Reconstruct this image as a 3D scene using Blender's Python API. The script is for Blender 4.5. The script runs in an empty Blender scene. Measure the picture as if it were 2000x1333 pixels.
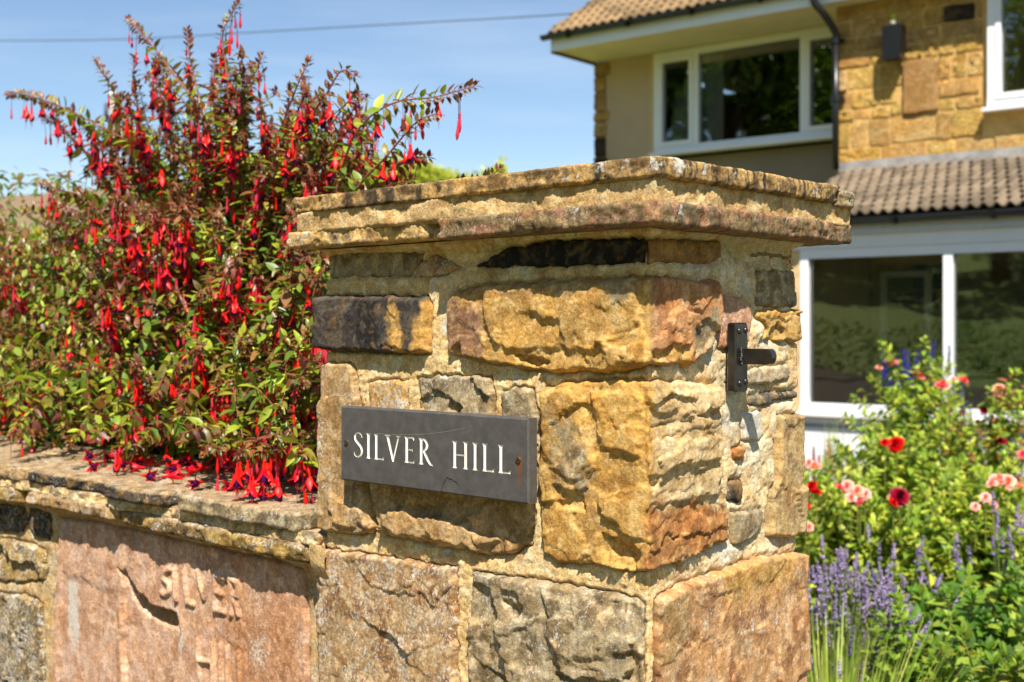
import bpy, math, random
import numpy as np
from mathutils import Vector, Matrix
from mathutils.geometry import delaunay_2d_cdt

# ------------------------------------------------------------------ camera, world, sun, exposure
SC = bpy.context.scene
COL = SC.collection
F = 2419.0            # focal length in pixels of the 2000 px wide photograph
HZ = 640.0            # row of the horizon
EYE = 1.35
cam_d = bpy.data.cameras.new('camera'); cam = bpy.data.objects.new('camera', cam_d); COL.objects.link(cam)
cam.location = (0, 0, EYE); cam.rotation_euler = (math.radians(90), 0, 0)
cam_d.sensor_width = 36.0; cam_d.lens = F / 2000 * 36.0
cam_d.shift_y = -(666.5 - HZ) / 2000
cam_d.clip_start = 0.05; cam_d.clip_end = 2000
cam_d.dof.use_dof = True; cam_d.dof.focus_distance = 1.62; cam_d.dof.aperture_fstop = 6.6
cam_d.dof.aperture_blades = 7
SC.camera = cam
SUN_EL = 54.0
hd = Vector((0.045, -0.996, 0)).normalized()
SUN = Vector((hd.x * math.cos(math.radians(SUN_EL)), hd.y * math.cos(math.radians(SUN_EL)), math.sin(math.radians(SUN_EL))))
world = bpy.data.worlds.new('World'); SC.world = world; world.use_nodes = True
wn = world.node_tree; wn.nodes.clear()
out = wn.nodes.new('ShaderNodeOutputWorld'); bg = wn.nodes.new('ShaderNodeBackground')
sky = wn.nodes.new('ShaderNodeTexSky'); sky.sky_type = 'NISHITA'; sky.sun_disc = False
sky.sun_elevation = math.radians(SUN_EL); sky.sun_rotation = math.radians(177.4)
sky.altitude = 100; sky.air_density = 1.0; sky.dust_density = 0.15; sky.ozone_density = 2.6
# thin streaky cirrus laid over the sky
tc = wn.nodes.new('ShaderNodeTexCoord'); mp = wn.nodes.new('ShaderNodeMapping'); mp.inputs['Scale'].default_value = (2.2, 2.2, 16.0)
mp.inputs['Rotation'].default_value = (0.05, 0.10, 0.3)
nz = wn.nodes.new('ShaderNodeTexNoise'); nz.inputs['Scale'].default_value = 1.7; nz.inputs['Detail'].default_value = 7; nz.inputs['Roughness'].default_value = 0.55
cr = wn.nodes.new('ShaderNodeValToRGB'); cr.color_ramp.elements[0].position = 0.47; cr.color_ramp.elements[1].position = 0.82
cr.color_ramp.elements[0].color = (0, 0, 0, 1); cr.color_ramp.elements[1].color = (0.24, 0.24, 0.24, 1)
mx = wn.nodes.new('ShaderNodeMix'); mx.data_type = 'RGBA'; mx.inputs[7].default_value = (7.0, 7.6, 8.2, 1)
L = wn.links.new
L(tc.outputs['Generated'], mp.inputs['Vector']); L(mp.outputs[0], nz.inputs['Vector']); L(nz.outputs[0], cr.inputs[0])
L(cr.outputs[0], mx.inputs[0]); L(sky.outputs[0], mx.inputs[6]); L(mx.outputs[2], bg.inputs[0]); L(bg.outputs[0], out.inputs[0])
bg.inputs[1].default_value = 0.082
sun_d = bpy.data.lights.new('sun', 'SUN'); sun_o = bpy.data.objects.new('sun', sun_d); COL.objects.link(sun_o)
sun_d.energy = 5.0; sun_d.angle = math.radians(0.53); sun_d.color = (1.0, 0.93, 0.82)
sun_o.rotation_euler = SUN.to_track_quat('Z', 'Y').to_euler(); sun_o.location = (0, -5, 12)
vs = SC.view_settings; vs.view_transform = 'Standard'; vs.look = 'None'; vs.gamma = 1; vs.use_curve_mapping = False
vs.exposure = 0.80
SC.render.engine = 'CYCLES'
SC.cycles.use_denoising = True
SC.cycles.max_bounces = 6; SC.cycles.transparent_max_bounces = 8; SC.cycles.diffuse_bounces = 3; SC.cycles.glossy_bounces = 3
SC.cycles.caustics_reflective = False; SC.cycles.caustics_refractive = False

# ------------------------------------------------------------------ numpy noise
TAB = np.array([[math.cos(2 * math.pi * i / 64), math.sin(2 * math.pi * i / 64)] for i in range(64)])
def hsh(ix, iy, seed):
    h = (ix.astype(np.int64) * 374761393 + iy.astype(np.int64) * 668265263 + seed * 1442695041) & 0xFFFFFFFF
    h = ((h ^ (h >> 13)) * 1274126177) & 0xFFFFFFFF
    h = ((h ^ (h >> 15)) * 2246822519) & 0xFFFFFFFF
    return (h ^ (h >> 16)) & 0xFFFFFFFF
def gnoise(x, y, seed=0):
    x = np.asarray(x, float); y = np.asarray(y, float)
    x0 = np.floor(x); y0 = np.floor(y); fx = x - x0; fy = y - y0
    ix = x0.astype(np.int64); iy = y0.astype(np.int64)
    def g(dx, dy):
        v = TAB[(hsh(ix + dx, iy + dy, seed) & 63)]
        return v[..., 0] * (fx - dx) + v[..., 1] * (fy - dy)
    u = fx * fx * fx * (fx * (fx * 6 - 15) + 10); v = fy * fy * fy * (fy * (fy * 6 - 15) + 10)
    a = g(0, 0) * (1 - u) + g(1, 0) * u; b = g(0, 1) * (1 - u) + g(1, 1) * u
    return (a * (1 - v) + b * v) * 1.5
def fbm(x, y, seed=0, oct=4, rough=0.5):
    s = 0; a = 1.0; t = 0
    for o in range(oct):
        s = s + a * gnoise(x * 2 ** o, y * 2 ** o, seed + o * 17); t += a; a *= rough
    return s / t
def ridge(x, y, seed=0, oct=4):
    s = 0; a = 1.0; t = 0
    for o in range(oct):
        s = s + a * (1 - 2 * np.abs(gnoise(x * 2 ** o, y * 2 ** o, seed + o * 31))); t += a; a *= 0.5
    return s / t
def u01(h): return (h & 0xFFFF) / 65535.0
def cells(x, y, seed=0, slope=0.6):
    """cleaved facets: nearest-cell planes, each with its own tilt and offset"""
    ix = np.floor(x).astype(np.int64); iy = np.floor(y).astype(np.int64)
    best = np.full(x.shape, 9.0); val = np.zeros(x.shape)
    for dx in (-1, 0, 1):
        for dy in (-1, 0, 1):
            h = hsh(ix + dx, iy + dy, seed); h2 = hsh(ix + dx, iy + dy, seed + 99)
            cx = ix + dx + u01(h); cy = iy + dy + u01(h >> 16)
            ddx = x - cx; ddy = y - cy; d = ddx * ddx + ddy * ddy
            v = (u01(h2) - 0.5) + slope * (ddx * (u01(h2 >> 8) - 0.5) + ddy * (u01(h2 >> 16) - 0.5)) * 2
            m = d < best; best = np.where(m, d, best); val = np.where(m, v, val)
    return val
def sst(a, b, x):
    t = np.clip((x - a) / (b - a), 0, 1); return t * t * (3 - 2 * t)
def poly_sd(X, Y, poly):
    """signed distance to a polygon, positive inside"""
    n = len(poly); d = np.full(X.shape, 1e9); ins = np.zeros(X.shape, bool)
    for i in range(n):
        ax, ay = poly[i]; bx, by = poly[(i + 1) % n]
        ex, ey = bx - ax, by - ay; wx, wy = X - ax, Y - ay
        t = np.clip((wx * ex + wy * ey) / (ex * ex + ey * ey + 1e-12), 0, 1)
        qx, qy = wx - ex * t, wy - ey * t
        d = np.minimum(d, qx * qx + qy * qy)
        c = (ay > Y) != (by > Y)
        if abs(by - ay) > 1e-12:
            ins ^= c & (X < (bx - ax) * (Y - ay) / (by - ay) + ax)
    d = np.sqrt(d); return np.where(ins, d, -d)
def line_d(X, Y, pts):
    d = np.full(X.shape, 1e9)
    for i in range(len(pts) - 1):
        ax, ay = pts[i]; bx, by = pts[i + 1]; ex, ey = bx - ax, by - ay; wx, wy = X - ax, Y - ay
        t = np.clip((wx * ex + wy * ey) / (ex * ex + ey * ey + 1e-12), 0, 1)
        qx, qy = wx - ex * t, wy - ey * t; d = np.minimum(d, qx * qx + qy * qy)
    return np.sqrt(d)
def lin(r, g, b, k=1.0):
    f = lambda c: (c / 255 / 12.92 if c / 255 <= 0.04045 else ((c / 255 + 0.055) / 1.055) ** 2.4)
    return np.array([f(r) * k, f(g) * k, f(b) * k])

# ------------------------------------------------------------------ object helpers
def finish(o, parent=None, label=None, cat=None, group=None, kind=None):
    COL.objects.link(o)
    if parent is not None: o.parent = parent
    for k, v in (('label', label), ('category', cat), ('group', group), ('kind', kind)):
        if v: o[k] = v
    return o
def thing(name, loc, label, cat, group=None):
    o = bpy.data.objects.new(name, None); o.location = loc; o.empty_display_size = 0.1
    return finish(o, None, label, cat, group)
def raw_mesh(name, V, faces, tint=None, lime=None, mat=None, smooth=True, mats=None, midx=None):
    """faces: list of int arrays, each (n,3) or (n,4)"""
    me = bpy.data.meshes.new(name); V = np.asarray(V, np.float32)
    faces = [np.asarray(f, np.int32) for f in faces if len(f)]
    me.vertices.add(len(V)); me.vertices.foreach_set('co', V.ravel())
    nl = sum(f.size for f in faces); nf = sum(len(f) for f in faces)
    me.loops.add(nl); me.loops.foreach_set('vertex_index', np.concatenate([f.ravel() for f in faces]))
    me.polygons.add(nf)
    tot = np.concatenate([np.full(len(f), f.shape[1], np.int32) for f in faces])
    st = np.concatenate([[0], np.cumsum(tot)[:-1]]).astype(np.int32)
    me.polygons.foreach_set('loop_start', st); me.polygons.foreach_set('loop_total', tot)
    me.polygons.foreach_set('use_smooth', np.full(nf, smooth))
    if midx is not None: me.polygons.foreach_set('material_index', np.asarray(midx, np.int32))
    if tint is not None:
        a = me.attributes.new('tint', 'FLOAT_COLOR', 'POINT')
        t = np.ones((len(V), 4), np.float32); t[:, :3] = tint; a.data.foreach_set('color', t.ravel())
    if lime is not None:
        a = me.attributes.new('lime', 'FLOAT', 'POINT'); a.data.foreach_set('value', np.asarray(lime, np.float32))
    for m in (mats or ([mat] if mat else [])): me.materials.append(m)
    me.update(calc_edges=True); me.validate()
    return me
def put(name, me, parent=None, loc=(0, 0, 0), **k):
    o = bpy.data.objects.new(name, me); o.location = loc
    return finish(o, parent, **k)
def place(name, V, faces, parent=None, **k):
    """a mesh given in world coordinates, its origin put at its own middle"""
    kw = {q: k.pop(q) for q in ('label', 'cat', 'group', 'kind') if q in k}
    V = np.asarray(V, float); c = (V.min(0) + V.max(0)) / 2
    me = raw_mesh(name, V - c, faces, **k)
    w = np.zeros(3)
    if parent is not None:
        q = parent
        while q is not None: w = w + np.array(q.location); q = q.parent
    return put(name, me, parent, tuple(c - w), **kw)
class Acc:
    def __init__(s): s.v = []; s.q = []; s.t = []; s.c = []; s.n = 0
    def add(s, V, quads=None, tris=None, tint=(1, 1, 1)):
        V = np.asarray(V, float)
        if quads is not None and len(quads): s.q.append(np.asarray(quads) + s.n)
        if tris is not None and len(tris): s.t.append(np.asarray(tris) + s.n)
        t = np.asarray(tint, float)
        s.c.append(np.broadcast_to(t, (len(V), 3)).copy()); s.v.append(V); s.n += len(V)
    def box(s, mapf, a0, a1, b0, b1, c0, c1, tint=(1, 1, 1)):
        P = [(a, b, c) for a in (a0, a1) for b in (b0, b1) for c in (c0, c1)]
        s.add([mapf(*p) for p in P], [(0, 1, 3, 2), (4, 6, 7, 5), (0, 4, 5, 1), (2, 3, 7, 6), (0, 2, 6, 4), (1, 5, 7, 3)], tint=tint)
    def tube(s, pts, r, n=5, tint=(1, 1, 1), cap=True):
        pts = np.asarray(pts, float); m = len(pts); r = np.broadcast_to(r, (m,))
        T = np.gradient(pts, axis=0); T /= np.linalg.norm(T, axis=1)[:, None] + 1e-9
        ref = np.array([0.31, 0.22, 0.92]) if abs(T[0][2]) < 0.8 else np.array([0.9, 0.3, 0.1])
        A = np.cross(T, ref); A /= np.linalg.norm(A, axis=1)[:, None] + 1e-9; B = np.cross(T, A)
        an = np.arange(n) * 2 * math.pi / n
        V = pts[:, None, :] + r[:, None, None] * (A[:, None, :] * np.cos(an)[None, :, None] + B[:, None, :] * np.sin(an)[None, :, None])
        Q = [(i * n + j, i * n + (j + 1) % n, (i + 1) * n + (j + 1) % n, (i + 1) * n + j) for i in range(m - 1) for j in range(n)]
        Tn = [] if not cap else [(0, j + 1, j) for j in range(1, n - 1)] + [((m - 1) * n, (m - 1) * n + j, (m - 1) * n + j + 1) for j in range(1, n - 1)]
        tt = np.asarray(tint, float)
        if tt.ndim == 2: tt = np.repeat(tt, n, axis=0)
        s.add(V.reshape(-1, 3), Q, Tn, tt)
    def arrays(s):
        return (np.concatenate(s.v), [np.concatenate(s.q)] if s.q else [], [np.concatenate(s.t)] if s.t else [], np.concatenate(s.c))
    def place(s, name, mat, parent=None, smooth=True, **k):
        V, q, t, c = s.arrays(); return place(name, V, q + t, parent, tint=c, mat=mat, smooth=smooth, **k)
    def mesh(s, name, mat, smooth=True):
        V, q, t, c = s.arrays(); return raw_mesh(name, V, q + t, tint=c, mat=mat, smooth=smooth)

# ------------------------------------------------------------------ materials
def nodes(name):
    m = bpy.data.materials.new(name); m.use_nodes = True; nt = m.node_tree; nt.nodes.clear()
    o = nt.nodes.new('ShaderNodeOutputMaterial'); return m, nt, o
def N(nt, typ, **k):
    n = nt.nodes.new(typ)
    for a, v in k.items():
        if a in n.inputs.keys(): n.inputs[a].default_value = v
        else: setattr(n, a, v)
    return n
def mixc(nt, fac, a, b, blend='MIX'):
    m = nt.nodes.new('ShaderNodeMix'); m.data_type = 'RGBA'; m.blend_type = blend; m.clamp_factor = True
    for i, v in ((0, fac), (6, a), (7, b)):
        if isinstance(v, (int, float)): m.inputs[i].default_value = v
        elif isinstance(v, (tuple, list, np.ndarray)): m.inputs[i].default_value = (*tuple(v)[:3], 1)
        else: nt.links.new(v, m.inputs[i])
    return m.outputs[2]
def ramp(nt, src, p0, p1, c0=0.0, c1=1.0):
    r = nt.nodes.new('ShaderNodeMapRange'); r.interpolation_type = 'SMOOTHSTEP'
    nt.links.new(src, r.inputs[0])
    r.inputs[1].default_value = p0; r.inputs[2].default_value = p1; r.inputs[3].default_value = c0; r.inputs[4].default_value = c1
    return r.outputs[0]
def math_n(nt, op, a, b):
    m = nt.nodes.new('ShaderNodeMath'); m.operation = op
    for i, v in ((0, a), (1, b)):
        if isinstance(v, (int, float)): m.inputs[i].default_value = v
        else: nt.links.new(v, m.inputs[i])
    return m.outputs[0]
def coords(nt, spread=37.0):
    t = nt.nodes.new('ShaderNodeTexCoord'); i = nt.nodes.new('ShaderNodeObjectInfo'); v = nt.nodes.new('ShaderNodeVectorMath'); v.operation = 'MULTIPLY_ADD'
    c = nt.nodes.new('ShaderNodeCombineXYZ')
    for k in range(3): nt.links.new(i.outputs['Random'], c.inputs[k])
    nt.links.new(c.outputs[0], v.inputs[0]); v.inputs[1].default_value = (spread, spread * 0.7, spread * 1.3); nt.links.new(t.outputs['Object'], v.inputs[2])
    return v.outputs[0], i.outputs['Random']
def noise(nt, vec, scale, detail=3, rough=0.55):
    n = N(nt, 'ShaderNodeTexNoise', Scale=scale, Detail=detail, Roughness=rough); nt.links.new(vec, n.inputs['Vector']); return n.outputs[0]
def stone_material(name, grain=900.0, var=0.35, bump=0.5, dist=0.0016, rough=0.9, lime_col=(0.62, 0.60, 0.54), pits=0.0):
    m, nt, o = nodes(name); vec, rnd = coords(nt, 3.0)
    at = N(nt, 'ShaderNodeAttribute', attribute_name='tint'); lm = N(nt, 'ShaderNodeAttribute', attribute_name='lime')
    b = nt.nodes.new('ShaderNodeBsdfPrincipled'); b.inputs['Roughness'].default_value = rough; b.inputs['Specular IOR Level'].default_value = 0.25
    n1 = noise(nt, vec, grain * 0.06, 7, 0.66); n2 = noise(nt, vec, grain * 0.24, 5, 0.75); n3 = noise(nt, vec, grain * 0.7, 3, 0.7)
    br = math_n(nt, 'MULTIPLY', ramp(nt, n1, 0.25, 0.75, 1 - var, 1 + var), ramp(nt, n2, 0.28, 0.72, 1 - var * 0.8, 1 + var * 0.7))
    br = math_n(nt, 'MULTIPLY', br, ramp(nt, n3, 0.3, 0.7, 1 - var * 0.6, 1 + var * 0.5))
    hue = noise(nt, vec, grain * 0.03, 4, 0.6)
    c = mixc(nt, 1.0, at.outputs['Color'], mixc(nt, ramp(nt, hue, 0.3, 0.7), (1.08, 0.99, 0.86), (0.94, 1.0, 1.10)), 'MULTIPLY')
    comb = nt.nodes.new('ShaderNodeCombineColor')
    for k in range(3): nt.links.new(br, comb.inputs[k])
    c = mixc(nt, 1.0, c, comb.outputs[0], 'MULTIPLY')
    # pale lime splashes and crusts
    ln = noise(nt, vec, grain * 0.2, 7, 0.74)
    lmk = ramp(nt, math_n(nt, 'ADD', ln, math_n(nt, 'MULTIPLY', lm.outputs['Fac'], 0.34)), 0.70, 0.79)
    c = mixc(nt, math_n(nt, 'MULTIPLY', lmk, 0.78), c, lime_col)
    pit = ramp(nt, noise(nt, vec, grain * 0.30, 3, 0.6), 0.64, 0.72)
    c = mixc(nt, math_n(nt, 'MULTIPLY', pit, 0.5), c, (0.07, 0.045, 0.022))
    nt.links.new(c, b.inputs['Base Color'])
    h = math_n(nt, 'ADD', math_n(nt, 'MULTIPLY', n1, 1.3), math_n(nt, 'MULTIPLY', n2, 0.7)); h = math_n(nt, 'ADD', h, math_n(nt, 'MULTIPLY', n3, 0.22))
    h = math_n(nt, 'ADD', h, math_n(nt, 'MULTIPLY', lmk, 0.2)); h = math_n(nt, 'SUBTRACT', h, math_n(nt, 'MULTIPLY', pit, 0.5))
    bp = N(nt, 'ShaderNodeBump', Strength=bump, Distance=dist); nt.links.new(h, bp.inputs['Height']); nt.links.new(bp.outputs[0], b.inputs['Normal'])
    nt.links.new(b.outputs[0], o.inputs[0]); return m
def plain(name, col, rough=0.6, var=0.15, scale=20.0, bump=0.0, spec=0.4, metal=0.0, tinted=False, rnd_amt=0.0, coat=0.0, dist=0.01):
    m, nt, o = nodes(name); vec, rnd = coords(nt)
    b = nt.nodes.new('ShaderNodeBsdfPrincipled'); b.inputs['Roughness'].default_value = rough; b.inputs['Specular IOR Level'].default_value = spec
    b.inputs['Metallic'].default_value = metal; b.inputs['Coat Weight'].default_value = coat
    n1 = noise(nt, vec, scale, 6, 0.6)
    if tinted: base = N(nt, 'ShaderNodeAttribute', attribute_name='tint').outputs['Color']
    else:
        r = nt.nodes.new('ShaderNodeRGB'); r.outputs[0].default_value = (*col, 1); base = r.outputs[0]
    v = ramp(nt, n1, 0.25, 0.75, 1 - var, 1 + var)
    if rnd_amt: v = math_n(nt, 'MULTIPLY', v, ramp(nt, rnd, 0, 1, 1 - rnd_amt, 1 + rnd_amt))
    comb = nt.nodes.new('ShaderNodeCombineColor')
    for k in range(3): nt.links.new(v, comb.inputs[k])
    nt.links.new(mixc(nt, 1.0, base, comb.outputs[0], 'MULTIPLY'), b.inputs['Base Color'])
    if bump:
        bp = N(nt, 'ShaderNodeBump', Strength=bump, Distance=dist); nt.links.new(n1, bp.inputs['Height']); nt.links.new(bp.outputs[0], b.inputs['Normal'])
    nt.links.new(b.outputs[0], o.inputs[0]); return m
def leaf_material(name, trans=0.35, rough=0.45, spec=0.35, gain=1.0):
    m, nt, o = nodes(name); vec, rnd = coords(nt, 5.0)
    at = N(nt, 'ShaderNodeAttribute', attribute_name='tint').outputs['Color']
    n1 = noise(nt, vec, 60, 4, 0.6); v = ramp(nt, n1, 0.25, 0.75, 0.78 * gain, 1.22 * gain)
    comb = nt.nodes.new('ShaderNodeCombineColor')
    for k in range(3): nt.links.new(v, comb.inputs[k])
    c = mixc(nt, 1.0, at, comb.outputs[0], 'MULTIPLY')
    b = nt.nodes.new('ShaderNodeBsdfPrincipled'); b.inputs['Roughness'].default_value = rough; b.inputs['Specular IOR Level'].default_value = spec
    nt.links.new(c, b.inputs['Base Color'])
    t = nt.nodes.new('ShaderNodeBsdfTranslucent'); nt.links.new(mixc(nt, 1.0, c, (1.5, 1.45, 0.7), 'MULTIPLY'), t.inputs[0])
    mx_ = nt.nodes.new('ShaderNodeMixShader'); mx_.inputs[0].default_value = trans
    nt.links.new(b.outputs[0], mx_.inputs[1]); nt.links.new(t.outputs[0], mx_.inputs[2]); nt.links.new(mx_.outputs[0], o.inputs[0]); return m
def glass_material(name, tint=(0.86, 0.9, 0.88), ior=1.85):
    m, nt, o = nodes(name)
    g = N(nt, 'ShaderNodeBsdfGlossy'); g.inputs['Roughness'].default_value = 0.004; g.inputs['Color'].default_value = (0.95, 0.97, 1, 1)
    t = N(nt, 'ShaderNodeBsdfTransparent'); t.inputs[0].default_value = (*tint, 1)
    vec, rnd = coords(nt); n = noise(nt, vec, 1.6, 2)
    bp = N(nt, 'ShaderNodeBump', Strength=0.06, Distance=0.02); nt.links.new(n, bp.inputs['Height']); nt.links.new(bp.outputs[0], g.inputs['Normal'])
    f = N(nt, 'ShaderNodeFresnel', IOR=ior); x = nt.nodes.new('ShaderNodeMixShader')
    nt.links.new(f.outputs[0], x.inputs[0]); nt.links.new(t.outputs[0], x.inputs[1]); nt.links.new(g.outputs[0], x.inputs[2]); nt.links.new(x.outputs[0], o.inputs[0]); return m

M_STONE = stone_material('weathered_sandstone', var=0.29, bump=0.75, dist=0.0022)
M_SLAB = stone_material('coping_sandstone', grain=800, var=0.42, bump=0.8, dist=0.0026)
M_MORTAR = stone_material('sandy_mortar', grain=1200, var=0.30, bump=0.9, dist=0.0022, rough=0.95, lime_col=(0.66, 0.62, 0.52))
M_HSTONE = stone_material('house_sandstone', grain=160, var=0.26, bump=1.0, dist=0.03)
M_LEAF = leaf_material('fuchsia_leaf', trans=0.30, rough=0.38, spec=0.45)
M_PETAL = leaf_material('fuchsia_petal', trans=0.30, rough=0.4, spec=0.3)
M_GLEAF = leaf_material('garden_leaf', trans=0.34, rough=0.42, spec=0.4, gain=1.15)
M_STEM = plain('shrub_stem', (1, 1, 1), rough=0.6, tinted=True, scale=200)
M_HEDGE = leaf_material('hedge_leaf', trans=0.35, rough=0.6, spec=0.2)

# ------------------------------------------------------------------ frames of the place
C0 = np.array([0.1643, 1.5]); U = np.array([-0.7322, 0.6811]); VV = np.array([0.6811, 0.7322])
A0 = np.array([3.136, 12.0]); H = np.array([-0.7784, 0.6277]); NN = np.array([-0.6277, -0.7784])
def solve(px, P, d):
    r = (px - 1000) / F; s = (r * P[1] - P[0]) / (d[0] - r * d[1]); return s, P[1] + d[1] * s
def zof(py, Y): return EYE + (HZ - py) / F * Y
def Wp(px, py, Y): return np.array([(px - 1000) / F * Y, Y, zof(py, Y)])
def HP(s, q, z):       # house frame: s along the wall to the left, q out of the wall, z above the ground
    return (A0[0] + H[0] * s + NN[0] * q, A0[1] + H[1] * s + NN[1] * q, z)

# palettes, real surface colours
GOLD = [lin(190, 148, 80), lin(168, 126, 64), lin(202, 164, 102)]
TAN = [lin(168, 136, 90), lin(146, 114, 72), lin(186, 154, 110)]
GREY = [lin(150, 132, 100), lin(116, 100, 74), lin(176, 158, 124)]
DARK = [lin(74, 66, 56), lin(50, 46, 42), lin(128, 100, 62)]
SOOT = [lin(34, 32, 31), lin(24, 23, 23), lin(70, 62, 52)]
ORANGE = [lin(186, 134, 88), lin(164, 112, 72), lin(196, 150, 106)]
RUST = [lin(160, 108, 60), lin(134, 90, 54), lin(182, 134, 80)]
PINK = [lin(196, 156, 128), lin(178, 136, 106), lin(208, 172, 144)]
PLUM = [lin(150, 112, 84), lin(126, 94, 72), lin(168, 132, 98)]
MORT = [lin(220, 190, 136), lin(204, 170, 114), lin(230, 206, 160)]
def palette(x, y, pal, seed, scale=0.05, sharp=1.0):
    n = fbm(x / scale, y / scale, seed, 4, 0.6); m = fbm(x / scale * 2.3, y / scale * 2.3, seed + 5, 4, 0.6)
    w1 = sst(0.02, 0.28 / sharp, n)[:, None]; w2 = sst(0.02, 0.28 / sharp, m)[:, None]
    c = pal[0][None] * (1 - w1) + pal[1][None] * w1
    return c * (1 - w2) + pal[2][None] * w2

# ================================================================== ground and hills
def ground_height(x, y):
    h = 14.0 * sst(28, 95, y + 0.12 * x) * (0.75 + 0.25 * np.sin(x * 0.02 + 1)) * sst(60, -20, x)
    h = h + 16.0 * sst(-30, -110, y) + 8.0 * sst(16, 60, -x) * sst(24, 8, y)
    return h + 0.15 * gnoise(x * 0.05, y * 0.05, 3) * sst(12, 30, np.abs(y))
def build_ground():
    def ax(lim, near, a):
        t = np.linspace(-1, 1, a); return np.sign(t) * (near * np.abs(t) + (lim - near) * np.abs(t) ** 4)
    X, Y = np.meshgrid(ax(900, 40, 121), ax(900, 40, 121)); x = X.ravel(); y = Y.ravel() + 5
    V = np.stack([x, y, ground_height(x, y)], 1); n = 121
    q = np.array([(j * n + i, j * n + i + 1, (j + 1) * n + i + 1, (j + 1) * n + i) for j in range(n - 1) for i in range(n - 1)])
    m, nt, o = nodes('ground'); t = nt.nodes.new('ShaderNodeTexCoord'); b = nt.nodes.new('ShaderNodeBsdfPrincipled'); b.inputs['Roughness'].default_value = 0.95
    v = t.outputs['Object']; n1 = noise(nt, v, 0.08, 5); n2 = noise(nt, v, 3.0, 8, 0.7); n3 = noise(nt, v, 40, 4, 0.7)
    grass = mixc(nt, ramp(nt, n2, 0.3, 0.7), (0.13, 0.18, 0.035), (0.22, 0.25, 0.06))
    heath = mixc(nt, ramp(nt, n2, 0.3, 0.7), (0.28, 0.19, 0.10), (0.20, 0.13, 0.07))
    sep = nt.nodes.new('ShaderNodeSeparateXYZ'); nt.links.new(v, sep.inputs[0])
    c = mixc(nt, ramp(nt, sep.outputs[1], 30, 44), grass, heath)
    soil = mixc(nt, ramp(nt, n3, 0.3, 0.7), (0.05, 0.034, 0.022), (0.11, 0.078, 0.05))
    gravel = mixc(nt, ramp(nt, noise(nt, v, 55, 5, 0.8), 0.35, 0.65), (0.16, 0.13, 0.095), (0.36, 0.31, 0.24))
    wob = math_n(nt, 'ADD', sep.outputs[0], math_n(nt, 'MULTIPLY', noise(nt, v, 1.2, 3), 0.3))
    yard = mixc(nt, ramp(nt, wob, 1.15, 1.2), gravel, soil)
    yard = mixc(nt, ramp(nt, wob, -0.6, -0.7), yard, soil)
    c = mixc(nt, ramp(nt, sep.outputs[1], 10.5, 10.8), mixc(nt, ramp(nt, sep.outputs[1], -1.0, -0.8), grass, yard), c)
    c = mixc(nt, math_n(nt, 'MULTIPLY', ramp(nt, n3, 0.3, 0.7), 0.25), c, (0.03, 0.03, 0.015))
    nt.links.new(c, b.inputs['Base Color'])
    bp = N(nt, 'ShaderNodeBump', Strength=0.6, Distance=0.03); nt.links.new(n3, bp.inputs['Height']); nt.links.new(bp.outputs[0], b.inputs['Normal']); nt.links.new(b.outputs[0], o.inputs[0])
    me = raw_mesh('ground', V, [q], mat=m); put('ground', me, kind='structure')
build_ground()

# ================================================================== the gate pillar
PW, PD = 0.624, 0.36
TOPZ = EYE + 0.120
def pillar_xyz(p, z, h):
    """unwrapped pillar skin: p runs round the four faces, 0 at the near corner; h stands out of the skin"""
    p = np.asarray(p, float); x = np.zeros((len(p), 2)); nrm = np.zeros((len(p), 2)); tan = np.zeros((len(p), 2))
    segs = [(-PW - PD, -PW, C0 + U * PW + VV * PD, -VV, U), (-PW, 0, C0 + U * PW, -U, -VV), (0, PD, C0, VV, -U), (PD, PD + PW, C0 + VV * PD, U, VV)]
    dcor = np.full(len(p), 9.0); sgn = np.zeros(len(p))
    for (a, b, o, t, n) in segs:
        m = (p >= a) & (p <= b) if a > -1 else (p >= a) & (p <= b)
        x[m] = o + t * (p[m] - a)[:, None]; nrm[m] = n; tan[m] = t
        da = p - a; db = b - p
        dm = np.minimum(da, db); s = np.where(db < da, 1.0, -1.0)
        dcor[m] = dm[m]; sgn[m] = s[m]
    mit = 0.035; sh = h * np.clip(1 - dcor / mit, 0, 1)
    xy = x + nrm * h[:, None] + tan * (sh * sgn)[:, None]
    return np.concatenate([xy, z[:, None]], 1)
def px_pz(x, y):
    if x <= 1265: s, Y = solve(x, C0, U); p = -s
    else: s, Y = solve(x, C0, VV); p = s
    return (p, zof(y, Y))
def wp_sz(x, y, off=0.0):
    s, Y = solve(x, C0 - VV * off, U); return (s, zof(y, Y))
def poly_px(pts): return [px_pz(*q) for q in pts]
def lattice(a0, a1, b0, b1, r):
    na = max(2, int((a1 - a0) / r) + 1); nb = max(2, int((b1 - b0) / r) + 1)
    A, B = np.meshgrid(np.linspace(a0, a1, na), np.linspace(b0, b1, nb)); return A.ravel(), B.ravel(), na, nb
def masked_quads(na, nb, keep):
    idx = np.full(na * nb, -1); idx[keep] = np.arange(keep.sum()); g = idx.reshape(nb, na)
    q = np.stack([g[:-1, :-1], g[:-1, 1:], g[1:, 1:], g[1:, :-1]], -1).reshape(-1, 4)
    return q[(q >= 0).all(1)]
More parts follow.
